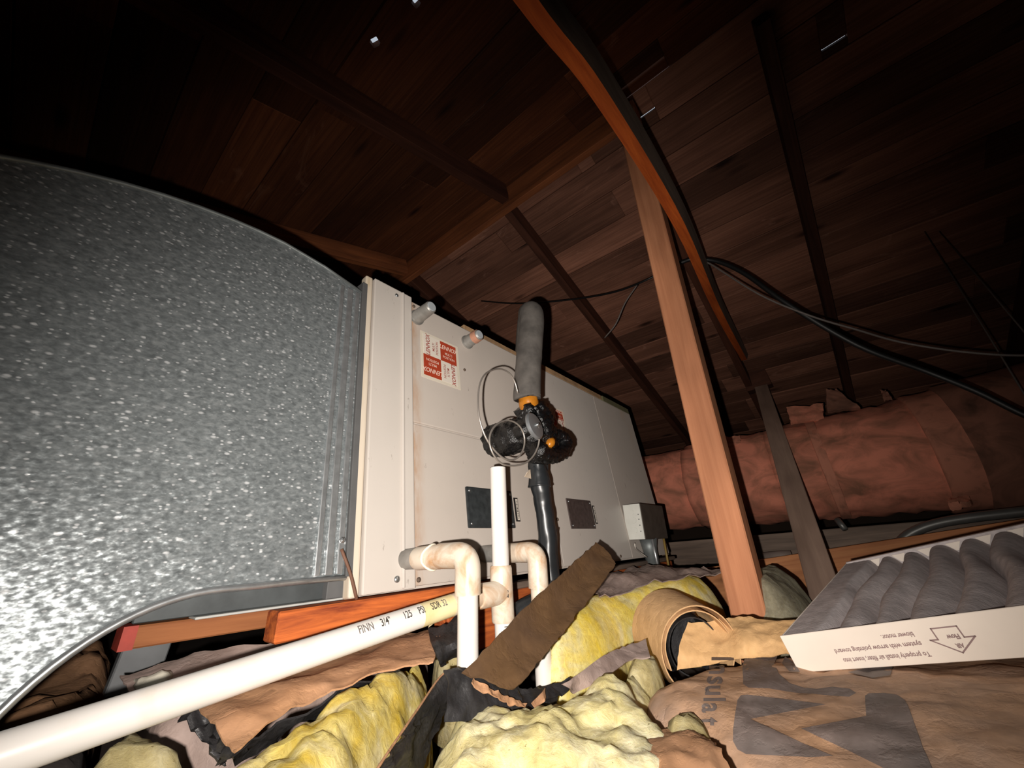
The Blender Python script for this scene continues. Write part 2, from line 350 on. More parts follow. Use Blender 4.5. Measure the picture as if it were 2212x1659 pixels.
wrap_pink = stained('pink_glass_wool', (0.74, 0.26, 0.165), (0.20, 0.10, 0.06), 0.8, 0.95, (7, 7, 11)); wrap_dark = stained('dirty_glass_wool', (0.30, 0.13, 0.085), (0.05, 0.03, 0.02), 0.6, 0.9, (8, 8, 8)); wrap_tan = stained('tan_wrap_seam', (0.55, 0.22, 0.14), (0.16, 0.08, 0.05), 0.5, 0.9, (14, 14, 14))
box_steel = plain('pale_box_steel', (0.62, 0.62, 0.57), 0.45, 0.3, spread=0.06); box_shaded = plain('shaded_box_side', (0.10, 0.085, 0.07), 0.5, 0.4, spread=0.25)  # dark tone paints the shade on box faces turned from the flash
black_rubber = plain('black_cable', (0.008, 0.008, 0.008), 0.5); grey_wire = plain('grey_wire', (0.12, 0.10, 0.09), 0.6); conduit_m = plain('grey_conduit', (0.17, 0.17, 0.16), 0.4, 0.5)
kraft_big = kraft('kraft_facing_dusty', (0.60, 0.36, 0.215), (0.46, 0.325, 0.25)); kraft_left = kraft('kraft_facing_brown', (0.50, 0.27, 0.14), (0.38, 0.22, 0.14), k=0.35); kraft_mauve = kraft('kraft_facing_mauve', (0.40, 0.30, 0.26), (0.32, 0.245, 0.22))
kraft_new = kraft('kraft_sheet_tan', (0.72, 0.44, 0.20), (0.66, 0.42, 0.21), k=0.3); kraft_strip = kraft('kraft_strip_dark', (0.125, 0.068, 0.03), (0.09, 0.052, 0.03)); kraft_ink = kraft('kraft_ink', (0.25, 0.195, 0.175), (0.20, 0.175, 0.165))
card_roll = kraft('card_roll_tan', (0.68, 0.42, 0.21), (0.64, 0.41, 0.22), k=0.2)
asphalt = plain('asphalt_paper', (0.022, 0.021, 0.022), 0.5, spread=0.5, scale=40, bmp=0.6)
wool_y = wool('yellow_glass_wool', (0.64, 0.52, 0.17), (0.74, 0.66, 0.40), (0.62, 0.43, 0.04)); wool_pale = wool('pale_glass_wool', (0.76, 0.67, 0.34), (0.82, 0.76, 0.50), (0.62, 0.52, 0.22)); wool_dull = wool('dull_glass_wool', (0.46, 0.39, 0.20), (0.52, 0.47, 0.30), (0.34, 0.28, 0.12)); wool_bright = wool('bright_glass_wool', (0.86, 0.70, 0.20), (0.80, 0.72, 0.40), (0.88, 0.66, 0.08)); wool_grey = wool('grey_glass_wool', (0.34, 0.31, 0.22), (0.42, 0.40, 0.30), (0.22, 0.20, 0.15))
card_white = plain('white_cardboard', (0.86, 0.76, 0.66), 0.6, spread=0.05, scale=12); media_grey = plain('grey_filter_media', (0.56, 0.50, 0.495), 0.9, spread=0.2, scale=60, bmp=0.4); ink_filter = plain('filter_ink', (0.30, 0.20, 0.19), 0.6)

# ------------------------------------------------------------------ the setting: roof, gables, floor
ZR, XR, S = 1.61, 1.08, 1 / 3
def zroof(x): return ZR - S * abs(x - XR)
FLOOR = -0.36; Y0, Y1, XL, XE = -3.0, 6.0, -2.5, 4.66
tag(mesh_obj('floor', box((XL - 0.1, Y0 - 0.1, FLOOR - 0.05), (XE + 0.1, Y1 + 0.1, FLOOR)), floor_mat), 'dark attic floor under the insulation', kind='structure')
def gable(y, name):
    bm = bmesh.new(); pr = [(XL, FLOOR), (XE, FLOOR), (XE, zroof(XE) + 0.02), (XR, ZR + 0.02), (XL, zroof(XL) + 0.02)]
    a = [bm.verts.new((x, y, z)) for x, z in pr]; b = [bm.verts.new((x, y + 0.04, z)) for x, z in pr]
    bm.faces.new(a); bm.faces.new(b[::-1])
    for i in range(5): bm.faces.new((a[i], b[i], b[(i + 1) % 5], a[(i + 1) % 5]))
    bmesh.ops.recalc_face_normals(bm, faces=bm.faces)
    tag(mesh_obj(name, bm, wall_mat), kind='structure')
gable(Y0 - 0.04, 'wall_right'); gable(Y1, 'wall_left')
tag(mesh_obj('wall_back', box((XL - 0.04, Y0, FLOOR), (XL, Y1, zroof(XL) + 0.03)), wall_mat), kind='structure')
tag(mesh_obj('wall_front', box((XE, Y0, FLOOR), (XE + 0.04, Y1, zroof(XE) + 0.03)), wall_mat), kind='structure')
# sheathing boards; knot holes and open joints let the sky in
ceiling = tag(empty('ceiling', (XR, 0, ZR)), 'board roof deck of two slopes meeting at the ridge', kind='structure')
ceiling.location = (0, 0, 0)
cs, sn = math.cos(math.atan(S)), math.sin(math.atan(S))
def slope_frame(side):   # side -1: rises towards the ridge from the near eave, +1: falls away beyond the ridge
    ex = V((side * cs, 0, -sn)); nrm = V((side * sn, 0, cs)) ; return ex, nrm
BW = 0.1475; TH = 0.019
openings = {-1: [], 1: []}   # (s0, s1, y0, y1) in slope distance from the ridge
holes = {-1: [((1.08 - 0.276) / cs, 0.662, 0.0135, 0.021), ((1.08 - 0.30) / cs, 0.506, 0.011, 0.020), ((1.08 - 0.843) / cs, 0.782, 0.004, 0.006)], 1: [((1.297 - 1.08) / cs, 1.128, 0.003, 0.006)]}
slits = {1: [((1.169 - 1.08) / cs, 0.137, 0.205, 0.0065), ((1.329 - 1.08) / cs, -0.45, -0.38, 0.007), ((1.155 - 1.08) / cs, 0.50, 1.38, 0.0045)], -1: [((1.08 - 1.028) / cs, 0.045, 0.215, 0.011)]}
bcache = {}
def board_mesh(L, W, mt):
    k = (round(L, 3), round(W, 4), mt.name)
    if k not in bcache:
        bm = box((-L / 2, -W / 2, 0), (L / 2, W / 2, TH), 0.0022); me = bpy.data.meshes.new('roof_board'); bm.normal_update(); bm.to_mesh(me); bm.free(); me.materials.append(mt); bcache[k] = me
    return bcache[k]
def place_board(side, s0, s1, y0, y1, dz=0.0):
    ex, nr = slope_frame(side); mid = V((XR, 0, ZR)) + ex * ((s0 + s1) / 2) + nr * dz; mid.y = (y0 + y1) / 2
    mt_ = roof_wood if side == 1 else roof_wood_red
    hs = [h for h in holes[side] if s0 < h[0] < s1 and y0 < h[1] < y1]
    fx = V((0, 1, 0)); fy = nr.cross(fx)
    if hs:
        W2, L2 = (s1 - s0) / 2, (y1 - y0) / 2; rect = [(-L2, -W2), (L2, -W2), (L2, W2), (-L2, W2)]; loops = []
        for h in hs:
            cx = h[1] - mid.y; c = V((XR, 0, ZR)) + ex * h[0]; cy = (c - V((mid.x, 0, mid.z)) ).dot(fy)
            loops.append([(cx + h[3] * math.cos(a * 0.5236) * (1 + 0.15 * math.sin(a * 2.1)), cy + h[2] * math.sin(a * 0.5236)) for a in range(12)])
        vs, fs, nb = cdt([V(p) for p in rect], 0.2, 0.0, [[V(p) for p in l] for l in loops])
        fs = [f for f in fs if not any(((vs[f[0]] + vs[f[1]] + vs[f[2]]) / 3 - V((sum(p[0] for p in l) / 12, sum(p[1] for p in l) / 12))).length < hh[2] * 0.95 and all(min((vs[i] - V(p)).length for p in l) < 1e-4 for i in f) for l, hh in zip(loops, hs))]
        bm = bmesh.new(); bv = [bm.verts.new((v.x, v.y, 0)) for v in vs]
        for f in fs: bm.faces.new([bv[i] for i in f])
        g = bmesh.ops.extrude_face_region(bm, geom=list(bm.faces)); bmesh.ops.translate(bm, vec=(0, 0, TH), verts=[q for q in g['geom'] if isinstance(q, bmesh.types.BMVert)])
        bmesh.ops.recalc_face_normals(bm, faces=bm.faces); me = bpy.data.meshes.new('roof_board'); bm.to_mesh(me); bm.free(); me.materials.append(mt_)
    else: me = board_mesh(y1 - y0, s1 - s0, mt_)
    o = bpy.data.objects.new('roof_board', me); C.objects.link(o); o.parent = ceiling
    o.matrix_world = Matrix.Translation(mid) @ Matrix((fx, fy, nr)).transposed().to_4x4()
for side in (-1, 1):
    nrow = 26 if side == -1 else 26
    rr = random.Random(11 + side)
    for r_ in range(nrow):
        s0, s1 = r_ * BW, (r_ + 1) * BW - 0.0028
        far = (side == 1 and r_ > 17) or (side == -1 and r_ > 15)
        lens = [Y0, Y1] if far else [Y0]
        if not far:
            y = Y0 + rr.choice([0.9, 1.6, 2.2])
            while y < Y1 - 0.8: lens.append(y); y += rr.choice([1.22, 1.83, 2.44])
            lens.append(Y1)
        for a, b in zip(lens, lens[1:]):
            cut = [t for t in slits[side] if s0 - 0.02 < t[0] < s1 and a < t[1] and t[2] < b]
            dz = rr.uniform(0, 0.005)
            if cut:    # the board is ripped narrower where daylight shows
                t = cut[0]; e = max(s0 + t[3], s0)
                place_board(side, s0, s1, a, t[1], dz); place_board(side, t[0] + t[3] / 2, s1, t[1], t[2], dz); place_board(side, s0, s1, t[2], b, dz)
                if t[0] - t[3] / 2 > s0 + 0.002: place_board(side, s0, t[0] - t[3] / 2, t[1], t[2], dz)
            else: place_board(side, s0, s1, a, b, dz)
# roofing felt above the boards, open over the holes
for side in (-1, 1):
    ex, nr = slope_frame(side); ops = [(h[0] - 0.03, h[0] + 0.03, h[1] - 0.03, h[1] + 0.03) for h in holes[side]] + [(max(0.0, t[0] - 0.012), t[0] + 0.012, t[1], t[2]) for t in slits[side]]
    ss = sorted({-0.0 if side == 1 else 0.0, 26 * BW + 0.05} | {v for o in ops for v in o[:2]}); ys = sorted({Y0 - 0.1, Y1 + 0.1} | {v for o in ops for v in o[2:]})
    bm = bmesh.new()
    for a, b in zip(ss, ss[1:]):
        for c, d in zip(ys, ys[1:]):
            if any(o[0] < (a + b) / 2 < o[1] and o[2] < (c + d) / 2 < o[3] for o in ops): continue
            q = [V((XR, 0, ZR)) + ex * s + nr * (TH + 0.005) + V((0, y, 0)) for s, y in ((a, c), (b, c), (b, d), (a, d))]
            q2 = [p + nr * 0.004 for p in q]; bm.faces.new([bm.verts.new(p) for p in q]); bm.faces.new([bm.verts.new(p) for p in q2[::-1]])
    f = mesh_obj('roof_felt', bm, floor_mat, ceiling)
for a, b in ((Y0 - 0.1, 0.045), (0.215, Y1 + 0.1)):
    mesh_obj('ridge_felt', box((XR - 0.05, a, ZR + 0.012), (XR + 0.05, b, ZR + 0.030)), floor_mat, ceiling)
def rafter(side, y0, y1, s0, s1, label, dep=0.09, mat=None):
    ex, nr = slope_frame(side); off = -nr * (dep / 2 + 0.0005); p = V((XR, (y0 + y1) / 2, ZR)) + off
    return tag(lumber('rafter', p + ex * s0, p + ex * s1, y1 - y0, dep, mat or rafter_wood, (0, 1, 0)), label, 'rafter', 'rafters under the roof boards')
rafter(-1, 0.817, 0.857, 0.035, 3.7, 'dark rafter on the near roof slope ending at the ridge above the air handler')
rafter(-1, 1.60, 1.64, 0.035, 3.7, 'brown rafter low behind the galvanized duct elbow', 0.09, ridge_wood)
rafter(-1, 0.246, 0.286, 0.035, 3.7, 'black rafter beside the orange tie at the top of the post')
rafter(1, 0.85, 0.89, 0.04, 3.9, 'dark rafter on the far slope between the suction pipe and the post')
rafter(1, 1.635, 1.675, 0.04, 3.9, 'farthest thin rafter on the far slope, above the cabinet corner')
rafter(1, 0.246, 0.286, 0.04, 3.9, 'black rafter running down behind the orange tie')
rafter(1, -0.255, -0.215, 0.04, 3.9, 'dusky rafter on the far slope where the boards fade into the dark')
rafter(1, -0.98, -0.94, 0.04, 3.9, 'rafter lost in the dark at the upper corner')
rb = lumber('ridge_board', (XR, 0.272, ZR - 0.075), (XR, 5.9, ZR - 0.075), 0.032, 0.13, ridge_wood, (1, 0, 0)); tag(rb, 'orange brown ridge board where the two slopes meet', 'beam')

# ------------------------------------------------------------------ posts, tie, strut
PZ0 = FLOOR
p1 = lumber('post', (1.115, 0.2285, PZ0), (1.115, 0.2285, ZR - 0.02), 0.073, 0.07, post_wood, (0, 1, 0), 0.003); tag(p1, 'reddish wooden post standing under the ridge', 'post')
tie_pts = [(-1.15, 0.235, 0.78), (-0.3, 0.222, 0.82), (0.293, 0.192, 0.849), (0.54, 0.170, 0.867), (1.08, 0.168, 0.907), (1.8, 0.214, 0.965), (2.68, 0.245, 1.025)]
bm = bmesh.new(); cp = catmull(tie_pts, 6); rows = []
for i, p in enumerate(cp):    # underside corner given; 38 mm wide to -y, 89 mm tall
    hh = 0.064 if p.x < 2.4 else 0.064 - (p.x - 2.4) * 0.12
    rows.append([bm.verts.new(p + d) for d in (V((0, 0, 0)), V((0, -0.031, -0.001)), V((0, -0.045, hh)), V((0, -0.014, hh + 0.002)))])
for a, b in zip(rows, rows[1:]):
    for k in range(4): bm.faces.new((a[k], b[k], b[(k + 1) % 4], a[(k + 1) % 4]))
bm.faces.new(rows[0]); bm.faces.new(rows[-1][::-1]); bmesh.ops.recalc_face_normals(bm, faces=bm.faces)
tie = mesh_obj('collar_tie', bm, brace_wood); tie.data.materials.append(grey_wood)
for f in tie.data.polygons:
    if f.normal.y < -0.6 or f.normal.z > 0.6: f.material_index = 1
tag(tie, 'orange tie beam with weathered grey side passing the post', 'beam')
tag(lumber('cleat', at(1337, 280, 'x', 1.075) , at(1366, 280, 'x', 1.075), 0.03, 0.04, brown_wood, (1, 0, 0)), 'small orange wood cleat nailed near the post top', 'block')
sb, st = V((1.36, 0.098, -0.235)), V((2.90, 0.200, 0.885))
tag(lumber('strut', sb, st, 0.074, 0.040, strut_wood, (0, 1, 0)), 'grey slanting wooden strut behind the air filter', 'strut')
tag(lumber('strut_block', (2.93, 0.145, 0.96), (2.93, 0.290, 0.945), 0.09, 0.13, rafter_wood, (1, 0, 0)), 'wooden block at the upper end of the grey strut', 'block')

# ------------------------------------------------------------------ floor timbers
tag(lumber('floor_plank', (2.0, 0.60, -0.215), (2.0, -0.75, -0.025), 0.15, 0.035, plank_wood, (0, 0, 1)), 'orange plank on edge behind the grey strut', 'plank')
tag(lumber('dark_joist', (2.22, 0.9, -0.085), (2.22, -1.0, -0.01), 0.11, 0.05, grey_wood, (0, 0, 1)), 'dark ledge timber under the pink wrapped duct', 'beam')
tag(lumber('platform_beam', (0.222, 0.558, -0.0765), (0.63, 0.558, -0.0765), 0.034, 0.033, platform_wood, (0, 1, 0)), 'charred orange timber end under the cabinet corner', 'beam')
tag(lumber('platform_joist', (0.50, 0.578, -0.125), (1.62, 0.578, -0.125), 0.036, 0.085, platform_wood, (0, 1, 0)), 'red brown joist under the cabinet behind the white pipes', 'beam')
tag(lumber('platform_board', (0.632, 0.562, -0.076), (1.62, 0.562, -0.072), 0.034, 0.012, grey_wood, (0, 1, 0)), 'dark brown board edge along the cabinet foot', 'board')
tag(lumber('sleeper', (0.122, 0.77, -0.0885), (0.72, 0.77, -0.0945), 0.04, 0.026, brown_wood, (0, 1, 0)), 'brown sleeper with red painted end under the duct elbow', 'beam')
sl = [o for o in C.objects if o.name == 'sleeper'][0]; mesh_obj('painted_end', box((-0.0006, -0.0206, -0.0136), (0.014, 0.0206, 0.0136)), plain('red_end_paint', (0.30, 0.03, 0.015), 0.6, spread=0.3), sl)['label'] = 'dark red painted end'
tag(lumber('support_leg', (0.195, 0.95, -0.068), (0.185, 0.96, -0.19), 0.062, 0.02, plain('pale_metal', (0.16, 0.165, 0.17), 0.5, 0.2), (1, 0, 0)), 'pale grey sheet strip hanging behind the sleeper', 'strip')

# ------------------------------------------------------------------ air handler
TL = math.atan(0.11)
ah = empty('air_handler', (0.32, 0.55, -0.057)); ah.rotation_euler = (-TL, 0, 0)
tag(ah, 'cream steel air handler cabinet lying along the attic', 'air handler')
Hc, Lc = 0.5735, 1.275
AH = Matrix.Translation((0.32, 0.55, -0.057)) @ Matrix.Rotation(-TL, 4, 'X')
bm = bmesh.new(); inv = AH.inverted()
fr = [(0, 0.004, 0), (Lc, 0.004, 0), (Lc, 0.004, Hc), (0, 0.004, Hc)]
F4 = [V(p) for p in fr]; bk = [inv @ (AH @ p + V((0, 0.5, 0))) for p in F4]
a = [bm.verts.new(p) for p in F4]; b = [bm.verts.new(p) for p in bk]
bm.faces.new(a); bm.faces.new(b[::-1])
for i in range(4): bm.faces.new((a[i], b[i], b[(i + 1) % 4], a[(i + 1) % 4]))
bmesh.ops.recalc_face_normals(bm, faces=bm.faces); bmesh.ops.bevel(bm, geom=list(bm.edges), offset=0.003, segments=2, affect='EDGES')
mesh_obj('cabinet_body', bm, paint, ah)
def panel(x0, x1, z0, z1, name='front_panel', y=0.004, t=0.004, mat=paint, bev=0.0025):
    return mesh_obj(name, box((x0, y - t, z0), (x1, y + 0.002, z1), bev, 2), mat, ah)
corner = panel(0.008, 0.099, 0.001, Hc + 0.002, 'corner_panel', 0.004, 0.010, paint_clean)
mesh_obj('corner_rib', box((0.0725, -0.0095, 0.003), (0.0775, -0.0045, Hc), 0.002, 2), paint_clean, corner)
mesh_obj('edge_flange', box((-0.010, -0.004, -0.001), (0.0055, 0.015, Hc + 0.001), 0.004, 3), stained('yellowed_enamel', (0.60, 0.52, 0.42), (0.45, 0.30, 0.08), 0.35, 0.45, (40, 40, 6)), ah)
up = panel(0.1005, 0.5335, 0.2815, Hc - 0.004, mat=paint_coil); lowp = panel(0.1005, 0.5335, 0.004, 0.2785, mat=paint_coil)
panel(0.536, 0.935, 0.004, Hc - 0.004, y=0.006, mat=paint_clean); panel(0.937, 1.272, 0.004, Hc - 0.004, y=0.007, mat=paint)
tb = mesh_obj('insulation_edge', box((0.27, 0.006, Hc + 0.0005), (0.53, 0.05, Hc + 0.017), 0.002), tan_board, ah); 
mesh_obj('insulation_edge', box((0.535, 0.006, Hc + 0.0005), (1.02, 0.05, Hc + 0.022), 0.002), tan_board, ah); mesh_obj('insulation_edge', box((1.025, 0.003, Hc - 0.004), (1.27, 0.05, Hc + 0.022), 0.002), plain('olive_edge', (0.10, 0.09, 0.04), 0.9), ah)
def disc_bm(r, h, seg=14, dome=0.4, hex_=False):
    bm = bmesh.new(); rings = []
    for (rr_, yy) in ((r, 0), (r, -h * 0.5), (r * 0.75, -h * (0.5 + 0.5 * dome)), (r * 0.3, -h)):
        rings.append([bm.verts.new((rr_ * math.cos(2 * math.pi * k / seg), yy, rr_ * math.sin(2 * math.pi * k / seg))) for k in range(seg)])
    for p, q in zip(rings, rings[1:]):
        for k in range(seg): bm.faces.new((p[k], q[k], q[(k + 1) % seg], p[(k + 1) % seg]))
    bm.faces.new(rings[-1]); bm.faces.new(rings[0][::-1]); bmesh.ops.recalc_face_normals(bm, faces=bm.faces); return bm
sd = None
for x, z, r, mt, y in ((0.0595, 0.558, 0.0042, screw_m, -0.006), (0.064, 0.0165, 0.0048, screw_m, -0.006), (0.108, 0.558, 0.0036, rusty_screw, 0), (0.1085, 0.0125, 0.0038, rusty_screw, 0), (0.2517, 0.445, 0.0034, rusty_screw, 0), (0.5425, 0.112, 0.0042, rusty_screw, 0.002), (0.5105, 0.012, 0.0036, zinc, 0), (0.8507, 0.012, 0.004, rusty_screw, 0.002)):
    mesh_obj('screw', disc_bm(r, 0.0035), mt, ah, True, (x, y, z))
# knocked-out drain stubs: two capped at the top, two piped at the bottom
def stub(x, z, L, mat, r=0.0155, r2=0.0135, band=None):
    e = mesh_obj('drain_stub', tube([(x, 0.002, z), (x, -0.004, z), (x, -0.004, z), (x, -L, z), (x, -L - 0.0025, z)], [r * 1.15, r * 1.15, r, r2, r2 * 0.85], 24), mat, ah); shade_auto(e, 35)
    mesh_obj('stub_cap', tube([(x, -L - 0.001, z), (x, -L - 0.0035, z)], [r2 * 0.86, r2 * 0.8], 20), plain('cap_grey', (0.34, 0.37, 0.39), 0.5), e)
    if band: mesh_obj('copper_band', tube([(x, -L * 0.62, z), (x, -L * 0.97, z)], [r2 + 0.0022, r2 + 0.0012], 24), plain('copper_band', (0.48, 0.24, 0.16), 0.5, 0.3), e)
stub(0.1145, 0.5295, 0.050, zinc); stub(0.2679, 0.529, 0.043, zinc, band=True)
# warning labels: four quarters, each printed turned a quarter further
def quarter_label(x0, x1, z0, z1, y):
    lb = mesh_obj('warning_label', box((x0, y - 0.0008, z0), (x1, y, z1)), label_clear, ah)
    bx0, bx1, bz0, bz1 = x0 + 0.006, x1 - 0.008, z0 + 0.007, z1 - 0.006; mx, mz = (bx0 + bx1) / 2, (bz0 + bz1) / 2
    for (a, b, c, d, mt, nm) in ((bx0, mx, mz, bz1, label_white, 'white_field'), (mx, bx1, bz0, mz, label_white, 'white_field'), (mx, bx1, mz, bz1, label_red, 'red_field'), (bx0, mx, bz0, mz, label_red, 'red_field')):
        mesh_obj(nm, box((a, y - 0.0013, c), (b, y - 0.0007, d)), mt, lb)
    qw, qh = mx - bx0, bz1 - mz
    for cx, cz, rot, ink in ((bx0 + qw / 2, mz + qh / 2, 90, ink_red), (mx + qw / 2, mz + qh / 2, 180 if False else 0, ink_cream), (bx0 + qw / 2, bz0 + qh / 2, 180, ink_cream), (mx + qw / 2, bz0 + qh / 2, -90, ink_red)):
        for body, dy, sz, bold in (('LENNOX', 0.008, 0.0152, 0.0003), ('MULTI', -0.006, 0.0090, 0.0001), ('POSITION', -0.016, 0.0090, 0.0001)):
            tm = text_mesh(body, sz, bold, 0, 'CENTER', 0.25 if sz > 0.012 else 0); ca, sa = math.cos(math.radians(rot)), math.sin(math.radians(rot)); k = 0.86
            o = mesh_obj('lettering', map_bm(tm, lambda c: V((cx + (c.x * k) * ca - (c.y + dy - sz * 0.1) * sa, y - 0.0016, cz + (c.x * k) * sa + (c.y + dy - sz * 0.1) * ca))), ink, lb)
quarter_label(0.125, 0.2345, 0.3865, 0.502, 0.0); quarter_label(0.5825, 0.681, 0.367, 0.444, 0.0022)
def data_plate(x0, x1, z0, z1, y, mat, bx):
    p = mesh_obj('data_plate', box((x0, y - 0.003, z0), (x1, y, z1), 0.0028 if mat is plate_dark else 0.001, 2), mat, ah)
    for x in (x0 + 0.008, x1 - 0.008):
        for z in (z0 + 0.008, z1 - 0.008): mesh_obj('rivet', disc_bm(0.0028, 0.003), screw_m, p, True, (x, y - 0.003, z))
    l = mesh_obj('barcode_label', box((bx, y - 0.0008, z0 + 0.014), (bx + 0.0145, y, z1 - 0.013)), ink_black, ah)
    mesh_obj('label_paper', box((bx + 0.006, y - 0.0013, z0 + 0.017), (bx + 0.0125, y - 0.0006, z1 - 0.016)), label_white, l)
    bm = bmesh.new(); z = z0 + 0.019; rr = random.Random(4)
    while z < z1 - 0.019:
        h = rr.choice([0.0006, 0.0011, 0.0018]); add_box(bm, (bx + 0.0066, y - 0.0016, z), (bx + 0.0105, y - 0.0012, z + h)); z += h + rr.choice([0.0006, 0.001, 0.0016])
    mesh_obj('barcode', bm, ink_black, l)['kind'] = 'stuff'
data_plate(0.2255, 0.3665, 0.0905, 0.169, 0.0, plate_dark, 0.374); data_plate(0.6, 0.732, 0.0895, 0.1675, 0.0022, plate_brown, 0.739)

# ------------------------------------------------------------------ galvanized duct elbow
el = empty('duct_elbow', (0.16, 0.80, FLOOR)); tag(el, 'large spangled galvanized duct elbow turning down beside the air handler', 'duct')
ECX, ECZ, RI, RO, YF, YB = 0.16, -0.186, 0.156, 0.555, 0.552, 1.03
def yf(z): return YF + 0.11 * (z + 0.057)
def ring_pts(r, n=22): return [(ECX - r * math.sin(t * math.pi / 2 / n), ECZ + r * math.cos(t * math.pi / 2 / n)) for t in range(n + 1)]
XS = 0.306
inner = [(XS, ECZ + RI)] + ring_pts(RI) + [(ECX - RI, FLOOR)]; outer = [(XS, 0.468), (0.23, 0.486)] + [(x, z + 0.125) for x, z in ring_pts(RO)] + [(ECX - RO, FLOOR)]
def to_el(x, y, z): return V((x, y, z)) - V((0.16, 0.80, FLOOR))
ol = [V(p) for p in inner] + [V(p) for p in reversed(outer)]
vs, fs, nb = cdt(ol, 0.05, 0.0)
A_, B_ = V((-0.051, 0.174)), V((0.134, 0.060)); nn = V((A_ - B_)).orthogonal().normalized(); nn = nn if (V((-0.1, 0)) - B_).dot(nn) > 0 else -nn
bm = bmesh.new(); bv = [bm.verts.new(to_el(v.x, yf(v.y) - 0.035 * max(0, (v - B_).dot(nn)), v.y)) for v in vs]
for f in fs: bm.faces.new([bv[i] for i in f])
bmesh.ops.recalc_face_normals(bm, faces=bm.faces)
if sum((f.normal.y for f in bm.faces)) > 0: bmesh.ops.reverse_faces(bm, faces=bm.faces)
g = bmesh.ops.extrude_face_region(bm, geom=list(bm.faces)); bmesh.ops.translate(bm, vec=(0, 0.0015, 0), verts=[q for q in g['geom'] if isinstance(q, bmesh.types.BMVert)]); bmesh.ops.recalc_face_normals(bm, faces=bm.faces)
cheek = mesh_obj('front_cheek', bm, galv, el)
bm = bmesh.new(); bv = [bm.verts.new(to_el(v.x, YB, v.y)) for v in vs]
for f in fs: bm.faces.new([bv[i] for i in f])
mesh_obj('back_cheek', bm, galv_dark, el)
def strip(path, nm, mat):
    bm = bmesh.new(); A = [bm.verts.new(to_el(x, yf(z) - 0.0005, z)) for x, z in path]; B = [bm.verts.new(to_el(x, YB, z)) for x, z in path]
    for i in range(len(A) - 1): bm.faces.new((A[i], A[i + 1], B[i + 1], B[i]))
    o = mesh_obj(nm, bm, mat, el, True); md = o.modifiers.new('solid', 'SOLIDIFY'); md.thickness = 0.002; md.offset = 0; return o
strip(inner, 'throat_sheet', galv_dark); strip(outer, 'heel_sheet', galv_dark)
def fold(v2):  # front face offset at a point of the cheek
    return yf(v2[1]) - 0.035 * max(0, (V(v2) - B_).dot(nn))
mesh_obj('throat_seam', tube([to_el(x, fold((x, z)) - 0.001, z - 0.001) for x, z in inner], 0.0038, 10), galv_rim, el, True)
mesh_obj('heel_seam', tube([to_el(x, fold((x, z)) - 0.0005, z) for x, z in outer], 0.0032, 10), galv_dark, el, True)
def lean_box(x0, x1, y0, y1, z0, z1):
    bm = box((x0, y0, z0), (x1, y1, z1), 0.001, 2)
    for v in bm.verts: v.co = to_el(v.co.x, yf(v.co.z) + v.co.y, v.co.z)
    return bm
for x, wd, mt in ((0.262, 0.007, galv_rim), (0.276, 0.010, galv_rim), (0.292, 0.008, galv_rim)):
    mesh_obj('standing_seam', lean_box(x, x + wd, -0.0038, -0.0005, -0.026, 0.462), mt, el)
mesh_obj('canvas_collar', lean_box(XS - 0.002, 0.3175, -0.006, 0.02, -0.030, 0.492), gasket, el)
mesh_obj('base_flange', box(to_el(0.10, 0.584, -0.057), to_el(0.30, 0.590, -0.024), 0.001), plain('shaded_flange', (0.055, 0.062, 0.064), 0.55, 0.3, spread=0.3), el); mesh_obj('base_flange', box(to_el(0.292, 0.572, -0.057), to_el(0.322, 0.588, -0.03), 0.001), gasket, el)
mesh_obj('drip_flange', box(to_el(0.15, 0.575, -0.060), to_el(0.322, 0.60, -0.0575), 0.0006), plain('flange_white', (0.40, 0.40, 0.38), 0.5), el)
mesh_obj('seam_screw', disc_bm(0.0045, 0.004, 6), screw_m, el, False, to_el(0.2965, yf(0.017) - 0.0035, 0.017)); 
mesh_obj('hanger_wire', tube([to_el(0.291, 0.545, 0.005), to_el(0.305, 0.541, -0.025), to_el(0.318, 0.540, -0.058)], 0.0022, 8, 4), plain('rust_wire', (0.13, 0.06, 0.035), 0.7), el, True)

# ------------------------------------------------------------------ condensate piping
pv = empty('condensate_drain', (0.5, 0.44, -0.2)); tag(pv, 'white plastic condensate piping with trap and vent beside the cabinet', 'pipe')
P0 = V((0.5, 0.44, -0.2)); R0 = 0.01335; RF_ = 0.0168
def pp(nm, pts, r, mat, n=0, seg=28, ang=30):
    o = mesh_obj(nm, tube([V(p) - P0 for p in pts], r, seg, n), mat, pv); shade_auto(o, ang); return o
def elbow(nm, a, c, b, r, mat):   # a -> corner c -> b
    a, c, b = V(a), V(c), V(b); d1 = (c - a).normalized(); d2 = (b - c).normalized(); k = 0.019; pts = [a]
    for i in range(9):
        t = i / 8; p, q = c - d1 * k, c + d2 * k; pts.append(p * (1 - t) ** 2 + c * 2 * t * (1 - t) + q * t * t)
    pts.append(b); return pp(nm, pts, r, mat, 0, 28, 45)
ya = 0.412
pp('stub_pipe', [(0.4015, 0.556, -0.0135), (0.4015, 0.518, -0.0125)], 0.0150, zinc)
pp('adapter', [(0.4015, 0.522, -0.0125), (0.4015, 0.518, -0.0125), (0.4015, 0.470, -0.011), (0.4015, 0.466, -0.011)], [0.0150, 0.0165, 0.0168, 0.0155], pvc_fit)
e1 = elbow('elbow', (0.4015, 0.468, -0.010), (0.4015, ya, -0.010), (0.4015, ya, -0.058), 0.0172, pvc_fit)
pp('pipe', [(0.4015, ya, -0.055), (0.4015, ya, -0.235)], R0, pvc)
